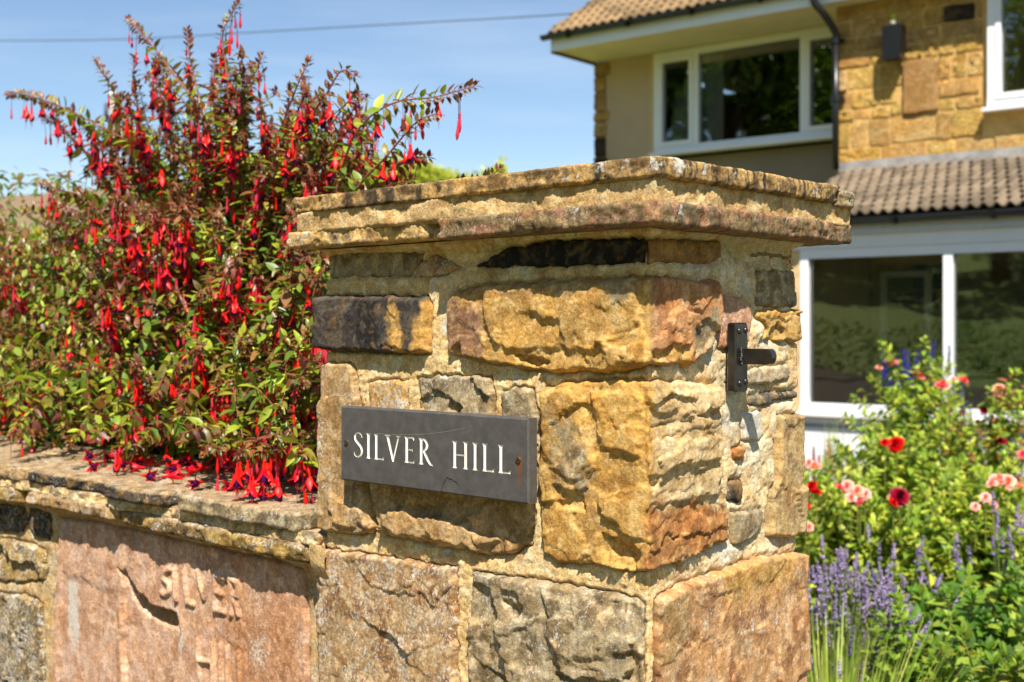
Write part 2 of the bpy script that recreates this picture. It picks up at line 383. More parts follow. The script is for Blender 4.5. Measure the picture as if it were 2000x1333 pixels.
def stone_skin(a, b, sd, k):
    """height of a hewn stone face over its lattice; k holds its character"""
    seed = k['seed']; amp = k.get('amp', 0.005) * 0.66; e = k.get('edge', 0.009) * 0.75
    wa = a + 0.010 * fbm(a / 0.03, b / 0.03, seed + 1, 3); wb = b + 0.010 * fbm(a / 0.03, b / 0.03, seed + 2, 3)
    h = k.get('h', 0.0) + amp * 0.9 * fbm(a / 0.12, b / 0.09, seed + 3, 2)
    wx = wa + 0.020 * fbm(a / 0.06, b / 0.06, seed + 33, 2); wy = wb + 0.020 * fbm(a / 0.06, b / 0.06, seed + 34, 2)
    h = h + amp * 1.35 * cells((wx + 0.4 * wy) / 0.13, (wy - 0.3 * wx) / 0.085, seed + 4, 1.0) + amp * 0.55 * cells((wx - 0.3 * wy) / 0.050, (wy + 0.2 * wx) / 0.034, seed + 6, 0.8)
    h = h + amp * 0.09 * cells(wa / 0.016, wb / 0.012, seed + 36) + amp * 0.10 * ridge(wa / 0.030, wb / 0.018, seed + 7, 5) + 0.0006 * fbm(a / 0.005, b / 0.005, seed + 8, 3, 0.75)
    if k.get('strata'):
        zz = (wb + k.get('dip', -0.15) * a) / 0.017; h = h + k['strata'] * (np.abs((zz + 0.4 * gnoise(a / 0.06, b / 0.02, seed + 9)) % 1 - 0.35))
        h = h + k['strata'] * 0.7 * cells(a / 0.12, zz * 0.6, seed + 12, 0.2)
    if k.get('strata_r'):
        zz = (wb - 0.12 * a) / 0.022 + 0.5 * gnoise(a / 0.07, b / 0.03, seed + 9); ff = zz % 1
        h = h + k['strata_r'] * sst(0.0, 0.01, a) * ((1 - ff) * 0.6 + 0.9 * u01(hsh(np.floor(zz), np.floor(a / 0.09), seed)) - 0.7)
    for (poly, dep, w) in k.get('dents', []):
        d = poly_sd(wa, wb, poly) + 0.002 * fbm(a / 0.01, b / 0.01, seed + 10, 2); h = h + dep * sst(0, w, d)
    for (poly, dep, w) in k.get('ramps', []):       # a hollow deepest right under its upper edge
        d = poly_sd(wa, wb, poly); zmax = max(q[1] for q in poly); zmin = min(q[1] for q in poly)
        h = h + dep * sst(0, w, d) * np.clip((wb - zmin) / (zmax - zmin), 0.15, 1)
    rim = sst(-0.005, e * 0.6, sd)
    return (h + 0.016) * rim - 0.016 - 0.010 * sst(0, -0.006, sd)
def stone_tint(a, b, sd, k):
    seed = k['seed']; c = palette(a, b, k['pal'], seed + 20, k.get('cs', 0.05), k.get('sharp', 1.3))
    if 'pal_r' in k:
        w = sst(-0.004, 0.010, a - k.get('split', 0.0))[:, None]; c = c * (1 - w) + palette(a, b, k['pal_r'], seed + 40, 0.05) * w
    for (poly, pal, soft) in k.get('blots', []):
        d = poly_sd(a + 0.02 * fbm(a / 0.03, b / 0.03, seed + 50, 4, 0.65), b + 0.02 * fbm(a / 0.03, b / 0.03, seed + 51, 4, 0.65), poly)
        w = sst(-soft, soft, d + soft * 1.6 * fbm(a / 0.014, b / 0.02, seed + 52, 4, 0.7))[:, None]
        c = c * (1 - w) + palette(a, b, pal, seed + 60, 0.03) * w
    st = fbm(a / 0.025, b / 0.06, seed + 70, 4, 0.65); dirt = (k.get('dirt', 0.35) * sst(0.08, 0.38, st))[:, None]
    c = c * (1 - dirt) + lin(92, 74, 50)[None] * dirt
    och = (0.16 * sst(0.12, 0.4, fbm(a / 0.018, b / 0.018, seed + 71, 4, 0.65)))[:, None]
    c = c * (1 - och) + lin(206, 148, 56)[None] * och
    return c * (1 + 0.10 * gnoise(a / 0.007, b / 0.007, seed + 72))[:, None]
def lime_of(a, b, k):
    l = k.get('lime', 0.25) + 0.35 * fbm(a / 0.05, b / 0.07, k['seed'] + 80, 3)
    for (poly, v) in k.get('limes', []): l = l + v * sst(-0.006, 0.006, poly_sd(a + 0.006 * gnoise(a / 0.01, b / 0.01, 5), b + 0.006 * gnoise(a / 0.01, b / 0.01, 6), poly))
    return np.clip(l, 0, 1.3)

R_ = {}
def S(pts, px=True, **k):
    k['poly'] = poly_px(pts) if px else pts
    for key in ('dents', 'ramps'):
        if key in k: k[key] = [(poly_px(a), d, w) for (a, d, w) in k[key]]
    if 'blots' in k: k['blots'] = [(poly_px(a), p_, s_) for (a, p_, s_) in k['blots']]
    if 'limes' in k: k['limes'] = [(poly_px(a), v) for (a, v) in k['limes']]
    return k
def ext_l(k, w):      # a quoin that turns the left-hand corner
    k['poly'] = [(-PW - w if p < -PW + 0.035 else p, z) for p, z in k['poly']]; return k
def ext_r(k, w):      # a quoin that turns the right-hand corner
    k['poly'] = [(PD + w if p > PD - 0.018 else p, z) for p, z in k['poly']]; return k
PS = [
 ext_l(S([(634,494),(700,490),(822,492),(812,520),(795,540),(720,543),(640,545)], pal=GREY, h=-0.006, amp=0.003, dirt=0.7, lime=0.2), 0.16),
 S([(798,534),(822,510),(845,497),(868,508),(905,524),(850,540),(800,545)], pal=TAN, h=-0.004, amp=0.006, lime=0.5),
 S([(858,497),(960,484),(985,488),(930,517),(880,512)], pal=GREY, h=-0.012, amp=0.003, dirt=0.6),
 S([(925,522),(985,487),(1075,471),(1263,466),(1263,512),(1160,518),(1050,520)], pal=SOOT, h=0.001, amp=0.0045, dirt=0.0, lime=0.15, edge=0.006),
 S([(1267,466),(1340,467),(1411,469),(1411,505),(1396,514),(1330,516),(1267,514)], pal=[lin(150,112,62),lin(120,92,56),lin(168,128,74)], h=-0.001, amp=0.0025, lime=0.0),
 ext_r(S([(1420,472),(1500,477),(1556,483),(1552,522),(1490,520),(1440,508)], pal=TAN, h=-0.010, amp=0.005), 0.10),
 ext_r(S([(1484,526),(1563,528),(1561,598),(1520,602),(1482,598)], pal=GREY, h=-0.004, amp=0.003), 0.2),
 ext_r(S([(1482,607),(1520,606),(1561,604),(1561,655),(1545,668),(1490,666),(1500,640),(1481,620)], pal=GOLD, h=0.002, amp=0.006,
    dents=[([(1505,640),(1520,632),(1535,650),(1530,664),(1500,664)], -0.007, 0.003)]), 0.2),
 ext_l(S([(624,585),(636,577),(740,577),(832,579),(840,600),(838,690),(790,693),(735,690),(655,683),(627,672)], pal=[lin(84,76,66),lin(50,48,48),lin(66,58,50)], cs=0.035, sharp=2.2, h=0.012, amp=0.005, edge=0.014, dirt=0.15, lime=0.12,
    blots=[([(768,590),(784,600),(800,690),(780,690)], GOLD, 0.006), ([(836,600),(826,620),(815,690),(845,700),(845,580)], GOLD, 0.006), ([(700,590),(745,590),(755,690),(715,690)], SOOT, 0.008)]), 0.22),
 S([(874,584),(900,566),(950,555),(1050,548),(1160,544),(1262,540),(1330,541),(1358,552),(1393,545),(1403,562),(1402,640),(1390,668),(1345,716),(1300,712),(1262,714),(1225,726),(1190,729),(1140,724),(1090,730),(1040,724),(1000,716),(940,706),(878,690)],
    pal=GOLD, pal_r=ORANGE, split=0.002, cs=0.045, h=0.008, amp=0.0055, edge=0.012, dirt=0.3, lime=0.22,
    blots=[([(874,590),(900,580),(950,600),(955,690),(940,700),(880,690)], PLUM, 0.016), ([(1190,545),(1222,548),(1225,595),(1205,600)], GREY, 0.006), ([(1345,640),(1390,612),(1396,668),(1345,700)], GREY, 0.006),
           ([(1262,690),(1338,668),(1340,715),(1262,715)], GOLD, 0.005), ([(900,560),(1250,543),(1250,560),(900,580)], TAN, 0.01)],
    dents=[([(950,560),(1250,546),(1258,640),(1180,690),(1000,690),(950,640)], 0.006, 0.010), ([(1180,660),(1262,640),(1262,712),(1195,722)], 0.004, 0.006), ([(1010,690),(1080,700),(1060,724),(1015,712)], -0.009, 0.003),
           ([(1270,690),(1300,672),(1338,668),(1338,712),(1276,712)], -0.007, 0.004), ([(1345,640),(1375,615),(1395,640),(1388,665),(1345,700)], -0.006, 0.004), ([(882,680),(905,668),(918,700),(890,706)], -0.008, 0.003)]),
 S([(1405,574),(1421,572),(1464,591),(1470,608),(1467,668),(1449,680),(1405,682)], pal=[lin(190,146,118),lin(166,122,96),lin(202,162,132)], h=0.000, amp=0.0018, dirt=0.2, lime=0.1),
 ext_l(S([(631,714),(684,710),(694,740),(700,790),(710,850),(716,960),(738,1030),(728,1040),(700,1045),(641,1040),(634,900)], pal=TAN, h=0.006, amp=0.004, lime=0.4,
    dents=[([(645,960),(660,1030),(735,1035),(712,990)], 0.005, 0.006)]), 0.12),
 S([(716,746),(755,741),(792,742),(792,800),(790,850),(722,850)], pal=GOLD, h=-0.001, amp=0.004, lime=0.6),
 S([(812,740),(850,734),(910,733),(957,738),(962,772),(960,850),(815,850)], pal=GREY, h=0.003, amp=0.006, lime=0.45,
    dents=[([(812,770),(850,760),(905,790),(900,812),(812,808)], -0.009, 0.004)]),
 S([(977,764),(1005,758),(1036,760),(1046,800),(1044,850),(977,850)], pal=GREY, h=0.002, amp=0.004, lime=0.2),
 S([(726,880),(880,872),(1044,872),(1043,960),(1040,1020),(1032,1062),(1000,1085),(950,1087),(918,1076),(860,1071),(800,1056),(748,1046),(736,1010),(728,960)], pal=TAN, h=0.006, amp=0.009, edge=0.012, lime=0.25, dirt=0.4,
    dents=[([(748,1000),(800,985),(900,1012),(990,1062),(940,1082),(800,1052),(750,1040)], 0.011, 0.010), ([(800,985),(850,990),(870,1015),(820,1010)], -0.012, 0.004)]),
 S([(1062,756),(1110,747),(1180,742),(1262,744),(1330,744),(1399,750),(1401,828),(1397,890),(1413,970),(1420,1004),(1419,1060),(1380,1075),(1332,1099),(1285,1109),(1254,1118),(1237,1117),(1199,1112),(1157,1103),(1088,1100),(1060,1080),(1058,900)],
    pal=GOLD, pal_r=[lin(196,168,122), lin(176,146,98), lin(208,184,142)], split=0.004, cs=0.06, h=0.006, amp=0.0065, edge=0.011, dirt=0.28, lime=0.18, strata_r=0.0045,
    blots=[([(1262,985),(1300,985),(1356,975),(1360,990),(1415,990),(1422,1062),(1262,1112)], RUST, 0.008), ([(1150,745),(1255,745),(1262,820),(1200,870),(1150,820)], [lin(206,158,82),lin(188,134,58),lin(214,176,106)], 0.02), ([(1085,800),(1140,840),(1160,960),(1100,950)], GREY, 0.012)],
    dents=[([(1176,1040),(1215,1052),(1250,1080),(1250,1112),(1190,1104),(1172,1075)], -0.012, 0.003), ([(1060,760),(1150,755),(1165,900),(1130,950),(1065,900)], 0.005, 0.010),
           ([(1160,760),(1258,760),(1258,900),(1170,880)], 0.006, 0.010), ([(1262,768),(1400,752),(1400,800),(1330,812),(1264,800)], 0.005, 0.004),
           ([(1262,862),(1395,850),(1398,890),(1262,930)], 0.005, 0.004), ([(1264,985),(1360,965),(1416,985),(1420,1060),(1264,1108)], -0.003, 0.004), ([(1085,945),(1140,960),(1150,1000),(1090,990)], -0.008, 0.004)]),
 S([(1452,727),(1500,716),(1541,711),(1546,728),(1538,744),(1500,751),(1454,756)], pal=[lin(176,160,132),lin(150,138,114),lin(190,176,150)], h=0.001, amp=0.001, lime=0.1, dirt=0.1),
 ext_r(S([(1469,773),(1505,767),(1563,761),(1563,778),(1512,785),(1500,794),(1469,792)], pal=[lin(104,98,90),lin(70,66,62),lin(150,130,96)], h=-0.001, amp=0.003), 0.1),
 S([(1432,880),(1446,872),(1458,878),(1452,900),(1436,898)], pal=RUST, h=0.001, amp=0.004),
 S([(1425,938),(1453,936),(1453,968),(1446,983),(1424,980)], pal=DARK, h=0.000, amp=0.002),
 S([(1430,1001),(1491,995),(1489,1023),(1475,1050),(1450,1064),(1430,1067)], pal=GREY, h=0.003, amp=0.003, lime=0.35),
 ext_r(S([(1522,812),(1564,805),(1567,900),(1567,1040),(1546,1051),(1503,1048),(1505,970),(1517,928)], pal=[lin(178,150,104),lin(150,122,82),lin(188,160,112)], h=0.006, amp=0.004, lime=0.2), 0.15),
 S([(1452,806),(1492,802),(1496,850),(1488,862),(1456,860)], pal=[lin(206,184,140),lin(190,162,112),lin(214,196,160)], h=-0.001, amp=0.002, lime=0.8),
 ext_l(S([(638,1088),(700,1082),(780,1092),(888,1110),(888,1509),(632,1419)], pal=[lin(164,132,92),lin(134,96,58),lin(188,158,116)], h=0.006, amp=0.0045, lime=0.52, dirt=0.4), 0.2),
 S([(921,1118),(1000,1127),(1150,1150),(1240,1168),(1262,1186),(1264,1640),(918,1520)], pal=GREY, h=0.009, amp=0.0085, edge=0.012, lime=0.42,
    dents=[([(925,1130),(960,1140),(985,1230),(1000,1330),(1000,1500),(925,1480)], -0.008, 0.006), ([(985,1170),(1030,1180),(1020,1215),(990,1200)], -0.006, 0.003),
           ([(1000,1290),(1120,1320),(1262,1360),(1262,1500),(1000,1500)], 0.006, 0.006), ([(1060,1150),(1250,1190),(1262,1290),(1100,1290)], 0.006, 0.012)]),
 ext_r(S([(1280,1174),(1322,1148),(1413,1114),(1475,1090),(1541,1082),(1564,1118),(1570,1156),(1566,1492),(1450,1560),(1276,1640)], pal=[lin(184,140,94),lin(150,108,72),lin(204,164,118)], h=0.010, amp=0.0032, edge=0.009, lime=0.38, dirt=0.4,
    blots=[([(1280,1174),(1330,1150),(1330,1250),(1290,1300)], TAN, 0.01), ([(1390,1115),(1540,1085),(1540,1130),(1420,1180)], GOLD, 0.014)]), 0.2),
]
# the hidden lower courses and the two far faces, in plain blocks
rr = random.Random(5)
def blocks(p0, p1, z0, z1):
    z = z0
    while z < z1 - 0.05:
        hh = min(rr.uniform(0.14, 0.24), z1 - z); p = p0
        while p < p1 - 0.05:
            w = rr.uniform(0.16, 0.34); w = p1 - p if p + w > p1 - 0.08 else w
            j = lambda: rr.uniform(-0.006, 0.006)
            PS.append(dict(poly=[(p + 0.008 + j(), z + 0.008 + j()), (p + w - 0.008 + j(), z + 0.008 + j()), (p + w - 0.008 + j(), z + hh - 0.010 + j()), (p + 0.008 + j(), z + hh - 0.010 + j())],
                pal=rr.choice([GOLD, TAN, GREY, RUST]), h=rr.uniform(0, 0.01), amp=0.006, res=0.006))
            p += w
        z += hh
blocks(-PW, 0, 0.02, EYE - 0.63); blocks(0.004, PD, 0.02, EYE - 0.63)
blocks(-PW - PD + 0.01, -PW - 0.24, 0.02, TOPZ - 0.03); blocks(PD + 0.24, PD + PW - 0.01, 0.02, TOPZ - 0.03)
PR = np.array([(C0 + U * PW / 2 + VV * PD / 2)[0], (C0 + U * PW / 2 + VV * PD / 2)[1], 0.0])
pillar = thing('gate_pillar', PR, 'square sandstone gate pillar with mortared joints and flat slab cap carrying the slate sign', 'pillar')
for i, k in enumerate(PS):
    k.setdefault('seed', 100 + i * 113); P = k['poly']
    a0 = min(q[0] for q in P) - 0.010; a1 = max(q[0] for q in P) + 0.010; b0 = min(q[1] for q in P) - 0.010; b1 = max(q[1] for q in P) + 0.010
    a0 = max(a0, -PW - PD); a1 = min(a1, PD + PW)
    a, b, na, nb = lattice(a0, a1, b0, b1, k.get('res', 0.0021))
    sd = poly_sd(a + 0.005 * fbm(a / 0.02, b / 0.02, k['seed'] + 30, 3), b + 0.005 * fbm(a / 0.02, b / 0.02, k['seed'] + 31, 3), P)
    h = stone_skin(a, b, sd, k); keep = sd > -0.006
    V = pillar_xyz(a[keep], b[keep], h[keep]); q = masked_quads(na, nb, keep)
    place('stone', V, [q], pillar, tint=stone_tint(a[keep], b[keep], sd[keep], k), lime=lime_of(a[keep], b[keep], k), mat=M_STONE)
def pillar_mortar():
    for (z0, z1, r) in ((EYE - 0.56, TOPZ, 0.0024), (0.0, EYE - 0.5601, 0.008)):
        a, b, na, nb = lattice(-PW - PD, PW + PD, z0, z1, r); dm = np.full(a.shape, 9.0); deep = np.zeros(a.shape, bool)
        for k in PS:
            P = k['poly']; a0 = min(q[0] for q in P) - 0.03; a1 = max(q[0] for q in P) + 0.03; b0 = min(q[1] for q in P) - 0.03; b1 = max(q[1] for q in P) + 0.03
            m = (a > a0) & (a < a1) & (b > b0) & (b < b1)
            if not m.any(): continue
            aa, bb = a[m], b[m]
            sd = poly_sd(aa + 0.005 * fbm(aa / 0.02, bb / 0.02, k['seed'] + 30, 3), bb + 0.005 * fbm(aa / 0.02, bb / 0.02, k['seed'] + 31, 3), P)
            dm[m] = np.minimum(dm[m], -sd)
        deep = dm < -0.014
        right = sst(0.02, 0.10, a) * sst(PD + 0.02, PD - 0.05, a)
        w = dm + 0.0018 * fbm(a / 0.012, b / 0.012, 7, 3)
        h = -0.0088 + 0.0048 * sst(0.001, 0.0030, w) * (1 - right) + right * 0.0060 * sst(-0.004, 0.008, w) + (0.004 + 0.003 * right) * fbm(a / 0.05, b / 0.04, 8, 3)
        h = h + 0.0011 * fbm(a / 0.005, b / 0.005, 9, 3, 0.75) + 0.0012 * ridge(a / 0.018, b / 0.012, 10, 3)
        pit = gnoise(a / 0.006, b / 0.006, 11); h = h - 0.0016 * sst(0.35, 0.6, pit)
        band = sst(EYE + 0.110, EYE + 0.116, b); h = h + 0.010 * band
        keep = ~deep
        V = pillar_xyz(a[keep], b[keep], h[keep]); q = masked_quads(na, nb, keep); aa, bb = a[keep], b[keep]
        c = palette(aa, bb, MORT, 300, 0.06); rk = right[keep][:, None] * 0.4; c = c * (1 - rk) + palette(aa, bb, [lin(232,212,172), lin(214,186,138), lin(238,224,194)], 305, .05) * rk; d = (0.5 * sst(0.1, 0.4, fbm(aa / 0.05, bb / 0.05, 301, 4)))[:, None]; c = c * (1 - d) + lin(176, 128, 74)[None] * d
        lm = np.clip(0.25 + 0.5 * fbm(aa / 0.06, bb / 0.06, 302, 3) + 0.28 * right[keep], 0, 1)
        for (px_, py_, rad, am) in ((870, 600, 0.016, 0.8), (866, 640, 0.012, 0.7), (845, 565, 0.014, 0.7), (1005, 738, 0.016, 0.6), (870, 1070, 0.02, 0.6), (740, 560, 0.01, 0.5), (1475, 830, 0.04, 0.35), (1430, 800, 0.03, 0.3), (1500, 700, 0.03, 0.2), (690, 1060, 0.02, 0.5), (1420, 1080, 0.03, 0.3)):
            p_, z_ = px_pz(px_, py_); lm = lm + am * sst(rad, 0, np.hypot((aa - p_), (bb - z_) * 0.6))
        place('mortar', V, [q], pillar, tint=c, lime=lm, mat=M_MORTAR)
pillar_mortar()

def rough_slab(outline, c0, c1, mapf, res=0.004, nz=9, rings=(0.0, 0.35, 0.6, 0.78, 0.89, 0.95, 0.98), amp=0.003, seed=0, bev=0.003, topamp=0.002, chis=0.030, wob=0.004):
    """closed slab: outline in (a,b), thickness c0..c1, sides hewn; returns verts, quads and the lattice coordinates"""
    O = np.array(outline, float); n = len(O); seg = np.linalg.norm(np.roll(O, -1, 0) - O, axis=1); L_ = seg.sum()
    NP = max(12, int(L_ / res)); cum = np.concatenate([[0], np.cumsum(seg)]); t = np.arange(NP) * L_ / NP
    Oc = np.vstack([O, O[:1]]); P = np.stack([np.interp(t, cum, Oc[:, 0]), np.interp(t, cum, Oc[:, 1])], 1)
    T = np.roll(P, -1, 0) - np.roll(P, 1, 0); T /= np.linalg.norm(T, axis=1)[:, None] + 1e-9; Nn = np.stack([T[:, 1], -T[:, 0]], 1)
    cen = P.mean(0)
    if ((P - cen) * Nn).sum() < 0: Nn = -Nn
    rows = []; rid = []
    for f in rings: rows.append((f, 1.0)); rid.append(0)
    for j in range(nz + 1): rows.append((1.0, 1 - j / nz)); rid.append(1)
    for f in reversed(rings): rows.append((f, 0.0)); rid.append(2)
    V = []; A_ = []; B_ = []
    for (f, cc), kk in zip(rows, rid):
        XY = cen + (P - cen) * f
        ci = c0 + (c1 - c0) * cc
        if kk == 1:
            zz = np.full(NP, ci)
            d = amp * (1.2 * fbm(t / 0.05, zz / 0.03, seed, 4) + 0.9 * cells(t / chis * 0.5, zz / (chis * 1.6), seed + 3) + 0.5 * fbm(t / 0.007, zz / 0.007, seed + 5, 3, 0.6))
            d = d + wob * gnoise(t / 0.09, zz * 0, seed + 7)
            e = min(cc, 1 - cc) * (c1 - c0); d = d - bev * (1 - min(1, e / bev)) ** 2
            XY = XY + Nn * d[:, None]; zz = zz + amp * 0.5 * fbm(t / 0.02, zz / 0.02 + 9, seed + 8, 3)
        else:
            s_ = f ** 6; XY = XY + Nn * (wob * gnoise(t / 0.09, t * 0, seed + 7) * s_ - bev * s_)[:, None]
            zz = ci + topamp * fbm(XY[:, 0] / 0.05, XY[:, 1] / 0.05, seed + (11 if kk == 0 else 13), 4) * (0.3 + 0.7 * (1 - s_)) + (bev * 0.4 * (1 - s_) if kk == 0 else 0)
        V.append(np.stack([XY[:, 0], XY[:, 1], zz], 1)); A_.append(t if kk == 1 else XY[:, 0] * 1.0); B_.append(zz if kk == 1 else XY[:, 1])
    V = np.concatenate(V); R = len(rows)
    i = np.arange(NP); q = np.concatenate([np.stack([r * NP + i, r * NP + (i + 1) % NP, (r + 1) * NP + (i + 1) % NP, (r + 1) * NP + i], 1) for r in range(R - 1)])
    Wv = mapf(V); return Wv, q, np.concatenate(A_), np.concatenate(B_)
def st_frame(o=(0.0, 0.0)):
    def f(V):      # a along u, b along v, c up
        xy = C0 + V[:, :1] * U[None] + V[:, 1:2] * VV[None]; return np.concatenate([xy, V[:, 2:3]], 1)
    return f
def slab(name, parent, outline, c0, c1, pal, seed, mat=None, lime=0.3, blots=(), dirt=0.4, streak=0.35, **k):
    V, q, a, b = rough_slab(outline, c0, c1, st_frame(), seed=seed, **k)
    w = V[:, 0] * 1.37 + V[:, 1] * 0.6; kk = dict(seed=seed, pal=pal, dirt=dirt, cs=0.06)
    c = stone_tint(w, V[:, 2], np.ones(len(w)), kk)
    sk = (streak * sst(0.0, 0.35, fbm(w / 0.016, V[:, 2] / 0.07 + w * 8, seed + 90, 4, 0.65)))[:, None]; c = c * (1 - sk) + lin(58, 48, 36)[None] * sk
    lm = np.clip(lime + 0.4 * fbm(w / 0.05, V[:, 2] / 0.03, seed + 91, 3), 0, 1.2)
    for (px_, py_, rad, am) in blots:
        _, Y = solve(px_, C0 - VV * 0.05, U) if px_ < 1290 else solve(px_, C0 - U * 0.05, VV)
        c3 = Wp(px_, py_, Y); lm = lm + 0.8 * am * sst(rad, rad * 0.3, np.linalg.norm(V - c3[None], axis=1) + 0.25 * rad * gnoise(w / 0.006, V[:, 2] / 0.006, 7))
    place(name, V, [q], parent, tint=c, lime=lm, mat=mat or M_SLAB)
# cap: two slab courses with a mortar bed between them
rnd = random.Random(3)
def jag(pts, step=0.05, j=0.003, s=1):
    rg = random.Random(s); o = []
    for i in range(len(pts)):
        a, b = pts[i], pts[(i + 1) % len(pts)]; L_ = math.hypot(b[0] - a[0], b[1] - a[1]); n = max(1, int(L_ / step))
        for t in range(n): f = t / n; o.append((a[0] + (b[0] - a[0]) * f + (rg.uniform(-j, j) if t else 0), a[1] + (b[1] - a[1]) * f + (rg.uniform(-j, j) if t else 0)))
    return o
z0 = EYE
slab('cap_slab', pillar, jag([(-0.052, -0.048), (0.0, -0.053), (0.30, -0.050), (0.640, -0.046), (0.652, -0.036), (0.655, 0.40), (0.30, 0.41), (-0.03, 0.40), (-0.052, 0.385), (-0.055, 0.2)], s=1), z0 + 0.1745, z0 + 0.199, [lin(184,148,92), lin(112,88,56), lin(160,132,90)], 901, lime=0.22, streak=0.95,
     blots=[(1175,322,0.016,0.6),(1110,350,0.010,0.6),(1130,345,0.008,0.6),(1225,318,0.012,0.7),(1280,315,0.016,0.6),(1320,320,0.022,0.9),(1370,330,0.014,0.8),(1430,342,0.010,0.9),(1590,372,0.012,0.9),(745,388,0.01,0.5),(700,392,0.01,0.5)], amp=0.0035, nz=10, res=0.0028)
slab('cap_slab', pillar, jag([(-0.048, 0.372), (-0.060, 0.395), (-0.056, 0.425), (-0.03, 0.440), (0.3, 0.440), (0.60, 0.440), (0.60, 0.412), (0.0, 0.412), (-0.025, 0.395)], j=0.002, s=2), z0 + 0.170, z0 + 0.193, GREY, 911, lime=0.35, amp=0.007, res=0.003)
slab('cap_mortar', pillar, jag([(-0.044, -0.044), (0.32, -0.046), (0.60, -0.044), (0.640, -0.036), (0.645, 0.405), (0.0, 0.425), (-0.046, 0.420)], j=0.003, s=3), z0 + 0.143, z0 + 0.178, [lin(204,170,116), lin(180,146,94), lin(214,184,132)], 921, mat=M_MORTAR, lime=0.3, dirt=0.15, streak=0.1, amp=0.0036, bev=0.004, chis=0.045, res=0.0028, nz=12)
slab('cap_slab', pillar, jag([(-0.052, -0.052), (0.15, -0.053), (0.315, -0.050), (0.328, -0.03), (0.33, 0.43), (-0.045, 0.43), (-0.053, 0.30)], s=4), z0 + 0.120, z0 + 0.1475, [lin(136,114,80), lin(98,84,62), lin(156,116,88)], 931, lime=0.3, blots=[(970,412,0.008,0.6),(1125,408,0.008,0.5),(1330,410,0.010,0.7)], streak=0.5, amp=0.004, res=0.0028)
slab('cap_slab', pillar, jag([(0.334, -0.030), (0.36, -0.040), (0.50, -0.042), (0.655, -0.048), (0.662, -0.03), (0.660, 0.42), (0.338, 0.42)], j=0.005, s=5), z0 + 0.122, z0 + 0.1465, [lin(204,166,104), lin(178,136,80), lin(160,130,90)], 941, lime=0.35, blots=[(590,455,0.014,0.5)], streak=0.2, amp=0.005, res=0.0028)

# ================================================================== slate name plate
PLO = 0.035                                   # its face stands this far out from the pillar skin
def plate_s(px): return solve(px, C0 - VV * PLO, U)[0]
S_L = plate_s(665); S_R = plate_s(1032); PWD = S_L - S_R; PZ0 = EYE - 0.2265; PZ1 = EYE - 0.1165; PHT = PZ1 - PZ0
def plate_xyz(V):                             # a to the right from the left edge, b up, c out of the face
    V = np.asarray(V, float); xy = C0 - VV * (PLO + V[:, 2:3]) + U * (S_L - V[:, :1]); return np.concatenate([xy, PZ0 + V[:, 1:2]], 1)
def arc_strip(pts, ws):
    out_ = []; n = len(pts)
    for i in range(n - 1):
        (x0, y0), (x1, y1) = pts[i], pts[i + 1]; dx, dy = x1 - x0, y1 - y0; l = math.hypot(dx, dy)
        def nn(j):
            a = pts[max(0, j - 1)]; b = pts[min(n - 1, j + 1)]; l = math.hypot(b[0] - a[0], b[1] - a[1]); return (-(b[1] - a[1]) / l, (b[0] - a[0]) / l)
        n0, n1 = nn(i), nn(i + 1)
        out_.append([(x0 + n0[0] * ws[i] / 2, y0 + n0[1] * ws[i] / 2), (x0 - n0[0] * ws[i] / 2, y0 - n0[1] * ws[i] / 2), (x1 - n1[0] * ws[i + 1] / 2, y1 - n1[1] * ws[i + 1] / 2), (x1 + n1[0] * ws[i + 1] / 2, y1 + n1[1] * ws[i + 1] / 2)])
    return out_
def stem(x, w=0.105, f=0.075, top=True, bot=True):
    a = f if bot else 0; b = f if top else 0
    return [(x - w / 2 - a, 0), (x + w / 2 + a, 0), (x + w / 2 + a * 0.2, 0.05), (x + w / 2, 0.12), (x + w / 2, 0.88), (x + w / 2 + b * 0.2, 0.95), (x + w / 2 + b, 1), (x - w / 2 - b, 1), (x - w / 2 - b * 0.2, 0.95), (x - w / 2, 0.88), (x - w / 2, 0.12), (x - w / 2 - a * 0.2, 0.05)]
